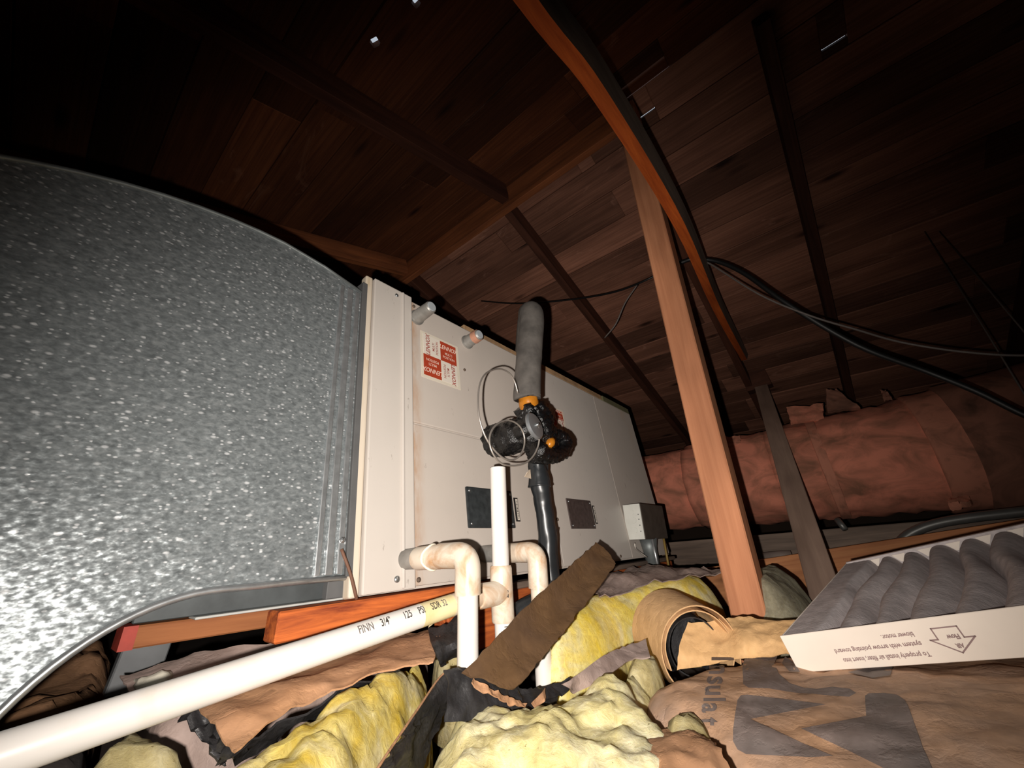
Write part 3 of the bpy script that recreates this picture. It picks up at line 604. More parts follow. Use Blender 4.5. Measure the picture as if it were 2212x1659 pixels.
bm = bmesh.new(); cp = catmull([(0.4015 + 0.0175 * math.cos(a * 0.7), 0.487 + 0.004 * math.sin(a * 1.7), -0.0115 + 0.0175 * math.sin(a * 0.7)) for a in range(10)], 3)
add_tube(bm, [p - P0 for p in cp], 0.0016, 8); mesh_obj('thread_tape', bm, plain('thread_tape', (0.80, 0.72, 0.58), 0.35), pv, True)
yc = 0.428
pp('stub_pipe', [(0.583, 0.558, -0.0135), (0.583, 0.505, -0.0135)], 0.0150, zinc)
pp('adapter', [(0.583, 0.507, -0.0135), (0.583, 0.500, -0.0135), (0.583, 0.462, -0.013)], [0.0155, 0.0165, 0.0165], pvc_grey)
elbow('elbow', (0.583, 0.464, -0.013), (0.5815, yc, -0.013), (0.5805, yc, -0.068), 0.0168, pvc_fit)
pp('pipe', [(0.5805, yc, -0.065), (0.580, yc, -0.092)], R0 * 1.003, pvc_fit); pp('pipe', [(0.580, yc, -0.090), (0.580, yc, -0.24)], R0, pvc)
yb = 0.44
pp('vent_pipe', [(0.5005, yb, -0.06), (0.5005, yb, 0.1235)], R0, pvc)
pp('vent_rim', [(0.5005, yb, 0.1237), (0.5005, yb, 0.1240)], [R0 * 1.02, R0 * 1.02], ink_black)
pp('tee', [(0.5005, yb, -0.029), (0.5005, yb, -0.033), (0.5025, yb, -0.103), (0.5025, yb, -0.106)], [0.0158, 0.0172, 0.0172, 0.0160], pvc_fit)
pp('tee_branch', [(0.499, yb, -0.066), (0.452, yb, -0.0665), (0.449, yb, -0.0665)], [0.0168, 0.0168, 0.0155], pvc_fit)
pp('pipe', [(0.5025, yb, -0.100), (0.506, yb, -0.225)], R0, pvc)
LA, LB = V((0.455, yb, -0.0655)), V((-0.22, 0.452, -0.132))
def lp(t): return LA + (LB - LA) * t
pp('pipe', [lp(0.125), lp(1.0)], R0, pvc); pp('pipe', [lp(0.0), lp(0.085)], R0 * 1.01, pvc_fit); pp('pipe', [lp(0.08), lp(0.16)], R0 * 1.006, pvc_end)
# print along the drain pipe and on the riser
def cyl_text(body, size, base, axis, ref, r, start, ink, k=1.0, bold=0.0002):
    tm = text_mesh(body, size, bold, 1); axis = axis.normalized(); ref = (ref - axis * ref.dot(axis)).normalized(); sd_ = axis.cross(ref)
    def fn(c):
        th = -c.y / r; return base + axis * (start + c.x * k) + (ref * math.cos(th) + sd_ * math.sin(th)) * r - P0
    return mesh_obj('lettering', map_bm(tm, fn), ink, pv)
ax = (LA - LB).normalized(); b0 = lp(0.16)
faint = plain('faint_ink', (0.16, 0.14, 0.13), 0.6); mid = plain('print_ink', (0.05, 0.045, 0.04), 0.6)
for body, px_, ink in (('FINN', 762, faint), ('3/4"', 812, mid), ('125', 860, mid), ('PSI', 893, mid), ('SDR', 921, mid), ('32', 944, faint)):
    # start where this word stands along the pipe
    best = min(range(400), key=lambda i: abs(((lambda q: 1106 + F * q.dot(RX) / q.dot(RF))(lp(i / 400 * 0.6)) - px_))); b0 = lp(best / 400 * 0.6)
    cyl_text(body, 0.0128, b0, ax, V((0, -0.90, 0.36)), R0 + 0.00025, 0.0, ink, 0.62)
cyl_text('27', 0.013, V((0.5015, yb, -0.062)), V((0, 0, -1)), V((-0.6, -0.62, 0)), 0.0172 + 0.0003, 0.0, mid, 0.8); cyl_text('1 2 ACV', 0.0105, V((0.5030, yb, -0.100)), V((0, 0, -1)), V((-0.6, -0.62, 0)), R0 + 0.0003, 0.008, mid, 0.8)
patch('tape_scrap', [[at(944, 1322, 'y', 0.44), at(960, 1318, 'y', 0.44)], [at(925, 1355, 'y', 0.443), at(944, 1340, 'y', 0.443)]], plain('clear_tape', (0.55, 0.46, 0.28), 0.3), None, 4, 4, 0.0006, 0.001, 60).parent = pv
bpy.data.objects[[o.name for o in pv.children if o.name.startswith('tape_scrap')][0]].location = -P0

# ------------------------------------------------------------------ refrigerant lines
rl = empty('refrigerant_lines', (0.65, 0.5, -0.1)); tag(rl, 'foam covered suction pipe and black taped refrigerant line at the cabinet', 'pipe'); Q0 = V((0.65, 0.5, -0.1))
def rp(nm, pts, r, mat, n=0, seg=24, bump_=0, bs=60): return mesh_obj(nm, tube([V(p) - Q0 for p in pts], r, seg, n, bump_, bs), mat, rl, True)
fo = rp('foam_sleeve', [(0.612, 0.45, 0.282), (0.613, 0.45, 0.30), (0.632, 0.45, 0.402), (0.653, 0.451, 0.492), (0.661, 0.458, 0.522), (0.692, 0.486, 0.541), (0.74, 0.53, 0.540), (0.81, 0.592, 0.536), (0.98, 0.74, 0.536)], [0.0285, 0.0292, 0.029, 0.0285, 0.0285, 0.028, 0.028, 0.028], foam, 6, 28, 0.0012, 40)
rp('sealed_joint', [(0.615, 0.448, 0.255), (0.6145, 0.448, 0.275), (0.613, 0.449, 0.295)], [0.019, 0.0215, 0.019], copper_tape, 4, 20, 0.003, 90)
rp('taped_body', [(0.617, 0.45, 0.268), (0.632, 0.452, 0.245), (0.648, 0.455, 0.215), (0.662, 0.46, 0.185), (0.666, 0.468, 0.155)], [0.029, 0.036, 0.040, 0.035, 0.020], tar, 14, 56, 0.006, 85)
rp('taped_branch', [(0.648, 0.462, 0.222), (0.637, 0.50, 0.218), (0.640, 0.552, 0.218), (0.644, 0.574, 0.222)], [0.034, 0.036, 0.036, 0.037], tar, 14, 56, 0.005, 85)
rp('taped_flap', [(0.602, 0.443, 0.266), (0.606, 0.442, 0.252), (0.614, 0.444, 0.225)], [0.010, 0.016, 0.018], tar, 4, 12, 0.004, 80)
loop = [(1160, 970), (1174, 980), (1192, 985), (1211, 980), (1222, 966), (1219, 951), (1206, 942), (1190, 942)]
rp('taped_loop', [at(x, y, 'y', 0.420 + 0.003 * i) for i, (x, y) in enumerate(loop)], [0.017, 0.0165, 0.0155, 0.0145, 0.0145, 0.0145, 0.014, 0.012], tar, 12, 40, 0.004, 110)
rp('sealant_spot', [at(1183, 966, 'y', 0.424), at(1189, 957, 'y', 0.420), at(1195, 948, 'y', 0.424)], [0.006, 0.0095, 0.006], copper_tape, 0, 12)
dn = (RX * 51 + RU * 23).normalized() * 0.90 - ray(1155, 918).normalized() * 0.42; dn.normalize(); dc = at(1155, 920, 'y', 0.398)
vh = bmesh.new(); add_tube(vh, [dc - dn * 0.007 - Q0, dc - dn * 0.003 - Q0, dc - Q0, dc + dn * 0.003 - Q0, dc + dn * 0.0045 - Q0], [0.020, 0.0262, 0.0265, 0.024, 0.008], 32); vo_ = mesh_obj('valve_head', vh, valve_steel, rl); shade_auto(vo_, 30)
mesh_obj('valve_neck', tube([dc - dn * 0.006 - Q0, dc - dn * 0.04 - Q0], [0.012, 0.014], 16), tar, rl, True); mesh_obj('valve_nipple', tube([dc + dn * 0.003 - Q0, dc + dn * 0.010 - Q0], [0.005, 0.003], 12), screw_m, rl, True)
cp = [(1163, 921), (1165, 945), (1162, 965), (1152, 985), (1135, 1000), (1110, 1006), (1085, 1002), (1068, 985), (1058, 960), (1060, 935), (1075, 915), (1098, 908), (1120, 918), (1132, 940), (1132, 965), (1122, 985), (1105, 994), (1085, 988), (1062, 965), (1045, 935), (1034, 895), (1033, 850), (1040, 820), (1055, 803), (1080, 797), (1100, 806), (1112, 825), (1119, 850)]
rp('capillary_tube', [at(x, y, 'y', 0.394 + 0.002 * min(i, 4) + 0.0011 * i) for i, (x, y) in enumerate(cp)], 0.0016, capillary_m, 4, 10)
liq = [(1157, 990), (1162, 1020), (1167, 1050), (1172, 1080), (1178, 1120), (1184, 1180), (1188, 1230), (1192, 1290)]
rp('taped_line', [at(x, y, 'y', 0.482) for x, y in liq], [0.017, 0.0195, 0.021, 0.018, 0.0185, 0.0195, 0.018, 0.017], vinyl, 6, 24, 0.002, 50)
rp('tape_collar', [at(1160, 1003, 'y', 0.482), at(1165, 1040, 'y', 0.482), at(1166, 1052, 'y', 0.482)], [0.0175, 0.0235, 0.0245], vinyl, 5, 24, 0.002, 60)
def flap(nm, pts, mat=vinyl, y=0.476): return patch(nm, [[at(*pts[0], 'y', y) - Q0, at(*pts[1], 'y', y) - Q0], [at(*pts[3], 'y', y + 0.006) - Q0, at(*pts[2], 'y', y + 0.006) - Q0]], mat, rl, 3, 3, 0.0012)
flap('tape_flap', [(1181, 1139), (1204, 1142), (1197, 1206), (1181, 1200)]); flap('tape_flap', [(1172, 992), (1184, 997), (1184, 1017), (1176, 1010)]); flap('tape_flap', [(1139, 1020), (1145, 1014), (1147, 1034), (1133, 1030)], pvc_grey); 
rp('taped_foot', [at(1192, 1275, 'y', 0.47), at(1170, 1300, 'y', 0.44), at(1120, 1330, 'y', 0.47)], [0.017, 0.02, 0.02], vinyl, 5, 20, 0.002)

# ------------------------------------------------------------------ junction box on the cabinet
JX0, JX1, JY0, JY1, JZ0, JZ1 = 1.266, 1.475, 0.507, 0.566, -0.003, 0.107
jb = empty('junction_box', (JX0, JY1, JZ0)); tag(jb, 'pale steel junction box with knockouts on the far end of the cabinet', 'electrical box'); J0 = V((JX0, JY1, JZ0))
mesh_obj('box_body', box(V((JX0 + 0.004, JY0, JZ0)) - J0, V((JX1, JY1, JZ1)) - J0, 0.002), box_shaded, jb); sp_ = mesh_obj('side_plate', box(V((JX0, JY0 + 0.001, JZ0 + 0.001)) - J0, V((JX0 + 0.0035, JY1, JZ1 - 0.001)) - J0, 0.001), box_steel, jb)
for zz, r in ((0.056, 0.0095), (0.026, 0.0085), (0.080, 0.007)):
    mesh_obj('knockout', tube([V((JX0 - 0.0012, 0.535, zz)) - J0, V((JX0 + 0.001, 0.535, zz)) - J0], [r * 0.94, r], 20), box_steel, sp_)
for zz in (0.040, 0.058, 0.073, 0.022): mesh_obj('screw_hole', tube([V((JX0 - 0.0008, 0.517, zz)) - J0, V((JX0 + 0.001, 0.517, zz)) - J0], 0.0016, 8), ink_black, sp_)
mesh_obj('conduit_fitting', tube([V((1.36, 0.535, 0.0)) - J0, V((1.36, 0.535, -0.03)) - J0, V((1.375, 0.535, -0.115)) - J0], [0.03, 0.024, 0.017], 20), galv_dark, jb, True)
mesh_obj('conduit', tube([V((1.335, 0.512, -0.003)) - J0, V((1.35, 0.512, -0.12)) - J0], 0.0045, 10), galv_rim, jb, True)
mesh_obj('lead_wire', tube([at(1371, 1172, 'x', 1.27) - J0, at(1373, 1184, 'x', 1.27) - J0, at(1384, 1194, 'x', 1.28) - J0, at(1398, 1204, 'x', 1.29) - J0], 0.0022, 8, 4), capillary_m, jb, True)
mesh_obj('lead_wire', tube([V((1.45, 0.515, 0.0)) - J0, V((1.45, 0.515, -0.12)) - J0], 0.004, 8), plain('yellow_wire', (0.20, 0.13, 0.03), 0.6), jb, True)

# ------------------------------------------------------------------ pink wrapped duct beyond the cabinet
wd = empty('insulated_duct', (2.5, 0.2, 0.05)); tag(wd, 'round duct wrapped in dirty pink insulation beyond the cabinet', 'duct'); D0 = V((2.5, 0.2, 0.05))
DX = 2.48
def dz(y): return 0.262 + (0.9 - y) * 0.028
def wrap(nm, y0, y1, r, mat, b=0.016, k=14, r1=None): return mesh_obj(nm, tube([V((DX, y0 + (y1 - y0) * i / k, dz(y0 + (y1 - y0) * i / k))) - D0 for i in range(k + 1)], [r * 0.985] + [r] * (k - 2) + [r, r * 0.985] if r1 is None else [r + (r1 - r) * i / k for i in range(k + 1)], 48, 0, b, 14), mat, wd, True)
wrap('insulation_wrap', 1.6, 0.62, 0.222, wrap_pink); wrap('insulation_wrap', 0.635, 0.20, 0.232, wrap_pink); wrap('insulation_wrap', 0.215, 0.0, 0.235, wrap_pink); wrap('insulation_wrap', 0.012, -0.36, 0.242, wrap_pink)
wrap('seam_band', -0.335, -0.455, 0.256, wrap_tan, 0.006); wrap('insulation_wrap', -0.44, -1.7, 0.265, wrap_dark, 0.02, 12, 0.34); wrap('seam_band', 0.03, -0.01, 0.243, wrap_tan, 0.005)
def dpatch(nm, q, mat, xs): return patch(nm, [[at(*q[0], 'x', xs) - D0, at(*q[1], 'x', xs) - D0], [at(*q[3], 'x', xs - 0.05) - D0, at(*q[2], 'x', xs - 0.05) - D0]], mat, wd, 8, 8, 0.02, 0.012, 30, 0.006)
dpatch('torn_flap', [(1701, 884), (1778, 874), (1780, 912), (1708, 916)], wrap_pink, 2.42); dpatch('torn_flap', [(1786, 846), (1806, 842), (1858, 884), (1788, 892)], wrap_dark, 2.44); dpatch('torn_flap', [(1560, 950), (1600, 945), (1602, 960), (1560, 966)], wrap_tan, 2.36); dpatch('torn_flap', [(1906, 850), (1916, 846), (1926, 862), (1908, 866)], wrap_dark, 2.45); dpatch('torn_flap', [(2050, 1084), (2098, 1078), (2098, 1094), (2052, 1098)], wrap_tan, 2.30)

# ------------------------------------------------------------------ cables and conduits
def roof_hit(px, py):
    d = ray(px, py); return d * ((ZR + S * XR) / (d.z + S * d.x))
def cable(nm, pts, r, mat, label, n=6, cat='cable', group=None): return tag(mesh_obj(nm, tube(pts, r, 10, n), mat, None, True), label, cat, group)
cable('power_cable', [at(1455, 572, 'x', 1.46), at(1475, 566, 'x', 1.47), at(1497, 560, 'x', 1.48), at(1550, 565, 'x', 1.5), at(1610, 592, 'x', 1.5), at(1700, 656, 'x', 1.5), at(1850, 745, 'x', 1.55), at(2000, 802, 'x', 1.6), at(2110, 846, 'x', 1.6), at(2260, 915, 'x', 1.6), V((1.64, -0.62, 0.10)), V((1.66, -0.85, 0.04)), V((1.66, -1.4, -0.02))], 0.0085, black_rubber, 'thick black cable drooping from the orange tie toward the wrapped duct')
cable('thin_cable', [at(1497, 561, 'x', 1.47), at(1530, 568, 'x', 1.47), at(1640, 636, 'x', 1.48), at(1750, 682, 'x', 1.5), at(1850, 712, 'x', 1.55), at(1950, 740, 'x', 1.6), at(2100, 762, 'x', 1.6), at(2260, 766, 'x', 1.6), V((1.62, -0.70, 0.38)), V((1.66, -1.2, 0.50)), V((1.70, -1.9, 0.95))], 0.0034, grey_wire, 'thinner cable swinging wide above the thick black one')
cable('thin_cable', [roof_hit(1040, 650) * 0.997, at(1100, 655, 'x', 1.53), at(1160, 654, 'x', 1.5), at(1250, 645, 'x', 1.5), at(1330, 630, 'x', 1.45), at(1400, 603, 'x', 1.4), at(1450, 574, 'x', 1.44)], 0.0042, black_rubber, 'black cable sagging from the post toward the suction pipe')
cable('thin_cable', [at(1376, 616, 'x', 1.43), at(1350, 655, 'x', 1.45), at(1330, 700, 'x', 1.46), at(1306, 730, 'x', 1.48)], 0.003, grey_wire, 'short dark wire hanging down from the black cable beside the post')
cable('hanging_cord', [roof_hit(1998, 500), at(2230, 880, 'x', 1.95), V((2.0, -0.62, -0.02))], 0.0024, grey_wire, 'faint grey cord crossing the thin cable above the wrapped duct', 0)
cable('hanging_cord', [roof_hit(2030, 500), at(2230, 738, 'x', 1.95), V((2.0, -0.90, -0.02))], 0.0024, grey_wire, 'faint grey cord nearest the dark side of the attic', 0)
cable('conduit', [at(1930, 1195, 'x', 2.12), at(1945, 1172, 'x', 2.1), at(1970, 1151, 'x', 2.1), at(2020, 1132, 'x', 2.1), at(2100, 1118, 'x', 2.1), at(2260, 1100, 'x', 2.1)], 0.0165, conduit_m, 'grey metal conduit bending up behind the plank', 6, 'conduit')
tag(mesh_obj('capped_pipe', tube([V((2.12, 0.33, -0.10)), V((2.12, 0.26, -0.095)), V((2.12, 0.225, -0.092))], [0.022, 0.022, 0.019], 18), plain('dusty_pipe', (0.22, 0.17, 0.145), 0.7), None, True), 'short dusty capped pipe lying behind the grey strut', 'pipe')
tag(mesh_obj('pipe_fitting', tube([at(1808, 1122, 'x', 2.18), at(1826, 1144, 'x', 2.16)], [0.013, 0.011], 12), conduit_m, None, True), 'small grey fitting on the dark ledge below the duct', 'fitting')

# ------------------------------------------------------------------ insulation
def poly(pts, z): return [tuple(at(x, y, 'z', z).xy) for x, y in pts]
GB = 'loose insulation on the attic floor'
def batt(nm, label, cat='insulation'): return tag(empty(nm, (0, 0, 0)), label, cat, GB)
# centre pile of pale wool
b1 = batt('insulation_batt', 'brightest pale yellow glass wool heaped in front of the white pipes')
ol1 = [(0.362, 0.428), (0.413, 0.452), (0.437, 0.432), (0.452, 0.39), (0.47, 0.35), (0.535, 0.335), (0.62, 0.322), (0.69, 0.30), (0.64, 0.27), (0.56, 0.235), (0.50, 0.19), (0.42, 0.14), (0.30, 0.16), (0.20, 0.22), (0.22, 0.30), (0.29, 0.375)]
def t1(x, y): return -0.171 + 0.010 * math.exp(-((x - 0.40) ** 2 + (y - 0.42) ** 2) / 0.003) + 0.012 * math.exp(-((x - 0.60) ** 2 + (y - 0.30) ** 2) / 0.004) - 0.02 * math.exp(-((x - 0.47) ** 2 + (y - 0.37) ** 2) / 0.002)
pillow('glass_wool', ol1, t1, -0.30, 0.055, 0.0065, wool_pale, b1, 'wool', 0.022, 26)
b2 = batt('insulation_batt', 'deep yellow glass wool under the long white drain pipe')
ol2 = [(0.255, 0.36), (0.325, 0.41), (0.392, 0.462), (0.440, 0.515), (0.470, 0.565), (0.430, 0.585), (0.37, 0.555), (0.31, 0.515), (0.26, 0.49), (0.20, 0.475), (0.13, 0.455), (0.10, 0.40), (0.12, 0.33), (0.18, 0.30)]
def t2(x, y): return -0.156 + 0.022 * math.exp(-((x - 0.36) ** 2 + (y - 0.50) ** 2) / 0.004) + 0.008 * math.exp(-((x - 0.22) ** 2 + (y - 0.42) ** 2) / 0.003)
pillow('glass_wool', ol2, t2, -0.29, 0.05, 0.0065, wool_y, b2, 'wool', 0.024, 26)
b3 = batt('insulation_batt', 'dull yellow glass wool tucked under the near end of the drain pipe')
pillow('glass_wool', [(0.125, 0.46), (0.165, 0.475), (0.175, 0.55), (0.165, 0.62), (0.125, 0.62), (0.07, 0.56), (0.03, 0.46), (0.06, 0.40)], lambda x, y: -0.150, -0.29, 0.05, 0.0075, wool_dull, b3, 'wool', 0.022, 22)
b4 = batt('insulation_batt', 'yellow glass wool edge of the batt beyond the dark paper strip')
pillow('glass_wool', [(0.57, 0.40), (0.62, 0.47), (0.74, 0.52), (1.05, 0.53), (1.30, 0.49), (1.20, 0.30), (1.02, 0.30), (0.93, 0.36), (0.80, 0.385), (0.70, 0.38)], lambda x, y: -0.108 + 0.012 * min(1, max(0, x - 0.75) / 0.3), -0.25, 0.075, 0.010, wool_bright, b4, 'wool', 0.008, 26)
patch('kraft_facing', [[(0.74, 0.405, -0.104), (0.90, 0.385, -0.088), (1.10, 0.33, -0.085), (1.22, 0.27, -0.095)], [(0.80, 0.45, -0.088), (0.95, 0.44, -0.078), (1.15, 0.41, -0.076), (1.26, 0.36, -0.085)], [(0.88, 0.53, -0.088), (1.02, 0.52, -0.078), (1.20, 0.50, -0.078), (1.34, 0.47, -0.088)]], kraft_mauve, b4, 8, 8, 0.002, 0.010, 12, 0.002)
b5 = batt('insulation_batt', 'grey green end of a batt just beyond the reddish post')
pillow('glass_wool', [(1.22, 0.275), (1.42, 0.285), (1.52, 0.20), (1.40, 0.12), (1.15, 0.115), (1.06, 0.165), (1.10, 0.24)], lambda x, y: -0.085 - 0.35 * max(0, 0.19 - y), -0.26, 0.09, 0.012, wool_grey, b5, 'wool', 0.014, 24)
# small lump of wool by the cardboard roll
b6 = batt('wool_tuft', 'small pale tuft of glass wool against the cardboard roll')
pillow('glass_wool', [(0.60, 0.30), (0.65, 0.325), (0.70, 0.31), (0.69, 0.285), (0.655, 0.268), (0.61, 0.275)], lambda x, y: -0.158, -0.22, 0.03, 0.006, wool_dull, b6, 'wool', 0.016, 34)
# left kraft-faced batt under the drain pipe
b7 = batt('insulation_batt', 'brown paper faced batt with black underside below the drain pipe')
def g(*q): return [at(x, y, 'z', z) for x, y, z in q]
patch('kraft_facing', [g((400, 1520, -0.128), (560, 1472, -0.128), (690, 1415, -0.125), (820, 1376, -0.122), (948, 1366, -0.118)), g((455, 1575, -0.130), (580, 1515, -0.124), (720, 1455, -0.122), (840, 1412, -0.119), (950, 1392, -0.118)), g((505, 1632, -0.136), (610, 1553, -0.132), (730, 1492, -0.128), (850, 1450, -0.126), (936, 1432, -0.126))], kraft_left, b7, 8, 8, 0.0018, 0.006, 13, 0.0015)
patch('asphalt_backing', [g((500, 1628, -0.140), (612, 1552, -0.136), (735, 1490, -0.132), (860, 1440, -0.130)), g((505, 1650, -0.158), (620, 1580, -0.158), (740, 1515, -0.155), (870, 1455, -0.150))], asphalt, b7, 8, 6, 0.002, 0.006, 30)
patch('asphalt_backing', [g((384, 1556, -0.140), (430, 1528, -0.136), (505, 1530, -0.134)), g((440, 1600, -0.150), (470, 1585, -0.146), (515, 1580, -0.142)), g((488, 1655, -0.165), (496, 1640, -0.160), (505, 1636, -0.15))], asphalt, b7, 6, 6, 0.002, 0.012, 40)
patch('asphalt_backing', [g((925, 1362, -0.110), (965, 1350, -0.105), (1000, 1318, -0.10)), g((935, 1405, -0.118), (965, 1398, -0.118), (1005, 1385, -0.115)), g((948, 1440, -0.14), (970, 1425, -0.14), (1005, 1405, -0.135))], asphalt, b7, 6, 6, 0.002, 0.006, 30)
pillow('glass_wool', [(0.46, 0.46), (0.50, 0.475), (0.54, 0.54), (0.53, 0.60), (0.48, 0.58), (0.45, 0.52)], lambda x, y: -0.135, -0.25, 0.03, 0.008, wool_dull, b7, 'wool', 0.02, 26)
# black paper between the two wool heaps
b8 = tag(empty('asphalt_flap', (0, 0, 0)), 'black asphalt paper flap with thin brown edge between two yellow heaps', 'paper', GB)
patch('asphalt_sheet', [g((800, 1685, -0.150), (850, 1610, -0.148), (905, 1530, -0.146), (960, 1455, -0.140), (1000, 1448, -0.135)), g((845, 1685, -0.165), (885, 1610, -0.162), (925, 1545, -0.158), (975, 1480, -0.152), (1020, 1462, -0.145)), g((900, 1690, -0.20), (925, 1610, -0.19), (955, 1545, -0.18), (1000, 1500, -0.17), (1060, 1495, -0.165))], asphalt, b8, 6, 8, 0.0016, 0.006, 30)
mesh_obj('brown_edge', tube(catmull(g((798, 1687, -0.149), (848, 1611, -0.147), (903, 1531, -0.145), (957, 1456, -0.139), (998, 1447, -0.134)), 6), 0.0011, 8), kraft_left, b8, True)
patch('asphalt_sheet', [[at(955, 1452, 'y', 0.394), at(1000, 1447, 'y', 0.390), at(1060, 1468, 'y', 0.384), at(1115, 1486, 'y', 0.380), at(1150, 1490, 'y', 0.380), at(1195, 1478, 'y', 0.386)], [at(965, 1485, 'y', 0.384), at(1005, 1480, 'y', 0.380), at(1060, 1500, 'y', 0.374), at(1115, 1512, 'y', 0.370), at(1155, 1512, 'y', 0.370), at(1200, 1500, 'y', 0.376)], [at(960, 1560, 'y', 0.374), at(1010, 1560, 'y', 0.370), at(1060, 1570, 'y', 0.364), at(1115, 1575, 'y', 0.360), at(1160, 1575, 'y', 0.360), at(1205, 1560, 'y', 0.366)]], asphalt, b8, 6, 6, 0.0016, 0.005, 34)
patch('paper_lip', [[at(1022, 1464, 'y', 0.372), at(1062, 1490, 'y', 0.366), at(1100, 1512, 'y', 0.362), at(1136, 1524, 'y', 0.360)], [at(1018, 1474, 'y', 0.368), at(1058, 1503, 'y', 0.362), at(1095, 1523, 'y', 0.358), at(1132, 1533, 'y', 0.356)]], kraft_left, b8, 8, 4, 0.0014, 0.004, 40, 0.001)
patch('asphalt_sheet', [[at(1176, 1488, 'y', 0.376), at(1210, 1472, 'y', 0.372), at(1252, 1464, 'y', 0.366)], [at(1178, 1520, 'y', 0.366), at(1215, 1502, 'y', 0.362), at(1256, 1478, 'y', 0.358)]], asphalt, b8, 8, 5, 0.0016, 0.006, 30, 0.003)
patch('paper_lip', [[at(1146, 1520, 'y', 0.362), at(1178, 1486, 'y', 0.366)], [at(1160, 1530, 'y', 0.358), at(1178, 1512, 'y', 0.362)]], kraft_left, b8, 6, 5, 0.0014, 0.004, 40)
# mauve paper and brown paper under the elbow
b9 = batt('insulation_batt', 'grey mauve paper faced batt in shadow under the duct elbow')
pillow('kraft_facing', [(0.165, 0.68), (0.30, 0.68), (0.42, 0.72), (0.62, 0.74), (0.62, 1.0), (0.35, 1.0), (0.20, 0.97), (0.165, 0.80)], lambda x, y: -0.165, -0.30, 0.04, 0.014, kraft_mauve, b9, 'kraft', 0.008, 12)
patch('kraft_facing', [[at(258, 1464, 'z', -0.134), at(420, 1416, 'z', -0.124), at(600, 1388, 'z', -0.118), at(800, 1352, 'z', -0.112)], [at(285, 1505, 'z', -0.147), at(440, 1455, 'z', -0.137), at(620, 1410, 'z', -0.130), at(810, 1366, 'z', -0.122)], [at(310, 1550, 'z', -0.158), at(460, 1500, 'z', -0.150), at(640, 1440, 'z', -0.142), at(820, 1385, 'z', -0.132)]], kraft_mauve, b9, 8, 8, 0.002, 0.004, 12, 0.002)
b10 = batt('insulation_batt', 'dark brown paper faced batt farthest under the duct elbow')
pillow('kraft_facing', [(0.02, 0.98), (0.10, 0.95), (0.165, 1.02), (0.22, 1.25), (0.24, 1.7), (0.0, 1.7), (-0.05, 1.2)], lambda x, y: -0.19 + 0.02 * math.sin(y * 9), -0.33, 0.05, 0.02, kraft_left, b10, 'kraft', 0.02, 10)
b11 = batt('wool_tuft', 'white wool tufts on the paper in shadow beside the drain pipe')
pillow('glass_wool', [(0.145, 0.72), (0.17, 0.70), (0.185, 0.74), (0.175, 0.79), (0.15, 0.78)], lambda x, y: -0.130, -0.142, 0.02, 0.006, plain('tuft_white', (0.60, 0.56, 0.46), 0.9, bmp=0.5), b11, 'wool', 0.014, 40)
b12 = batt('insulation_batt', 'dark batt in shadow under the near end of the drain pipe')
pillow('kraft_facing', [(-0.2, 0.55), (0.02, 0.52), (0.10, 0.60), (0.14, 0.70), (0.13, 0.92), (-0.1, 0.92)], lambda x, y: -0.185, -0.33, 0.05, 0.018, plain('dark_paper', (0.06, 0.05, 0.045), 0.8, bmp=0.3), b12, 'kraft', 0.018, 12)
# big printed kraft-faced batt
b13 = batt('insulation_batt', 'large printed brown paper batt under the air filter')
olk = [(0.585, 0.281), (0.650, 0.272), (0.755, 0.232), (0.90, 0.155), (1.10, 0.07), (1.25, -0.02), (1.30, -0.30), (1.2, -0.62), (0.7, -0.62), (0.45, -0.40), (0.36, -0.10), (0.36, 0.04), (0.42, 0.11), (0.455, 0.165), (0.49, 0.205), (0.525, 0.25)]
def tk(x, y): return -0.183 - 0.17 * min(0, y - 0.10) * (0.75 if y > -0.35 else 0.5) + 0.012 * math.sin((x - 0.4) * 7)
tkz = lambda x, y: min(-0.095, tk(x, y))
kb = pillow('kraft_facing', olk, tkz, -0.232, 0.075, 0.0095, kraft_big, b13, 'kraft', 0.0042, 15)
dg = bpy.context.evaluated_depsgraph_get(); dg.update()
kbt = BVHTree.FromObject(kb, dg)
def on_kraft(px, py, off=0.0012):
    d = ray(px, py).normalized(); h = kbt.ray_cast(V((0, 0, 0)), d)
    if h[0] is None: return d * (-0.18 / d.z)
    n_ = h[1] if h[1].z > 0 else -h[1]; return h[0] + n_ * off
def decal(nm, pts, s=2.4254, o=(1300, 1150), step=9):
    P = [V((o[0] + x / s, o[1] + y / s)) for x, y in pts]; vs, fs, nb = cdt(P, step); bm = bmesh.new(); bv = [bm.verts.new(on_kraft(v.x, v.y)) for v in vs]
    for f in fs: bm.faces.new([bv[i] for i in f])
    bmesh.ops.recalc_face_normals(bm, faces=bm.faces); return mesh_obj(nm, bm, kraft_ink, b13, True)
decal('printed_mark', [(738, 690), (752, 655), (800, 640), (925, 632), (905, 690), (930, 745), (985, 795), (1060, 820), (1130, 826), (1210, 815), (1300, 825), (1335, 848), (1300, 868), (1200, 862), (1110, 852), (1040, 850), (960, 838), (880, 824), (770, 820), (742, 800)])
decal('printed_mark', [(960, 650), (1010, 690), (1040, 735), (985, 735), (945, 690)]); decal('printed_mark', [(1290, 738), (1400, 712), (1510, 680), (1528, 712), (1515, 755), (1420, 768)])
decal('printed_mark', [(712, 885), (730, 860), (765, 856), (1000, 885), (1175, 908), (1040, 935), (780, 985), (900, 1040), (1050, 1110), (1215, 1180), (1100, 1187), (760, 1170), (715, 1145), (690, 1100), (690, 1040), (702, 940)])
decal('printed_mark', [(1050, 1035), (1390, 970), (1382, 862), (1400, 850), (1480, 848), (1550, 858), (1590, 885), (1615, 930), (1640, 1000), (1680, 1120), (1740, 1260), (1480, 1245), (1250, 1130)])
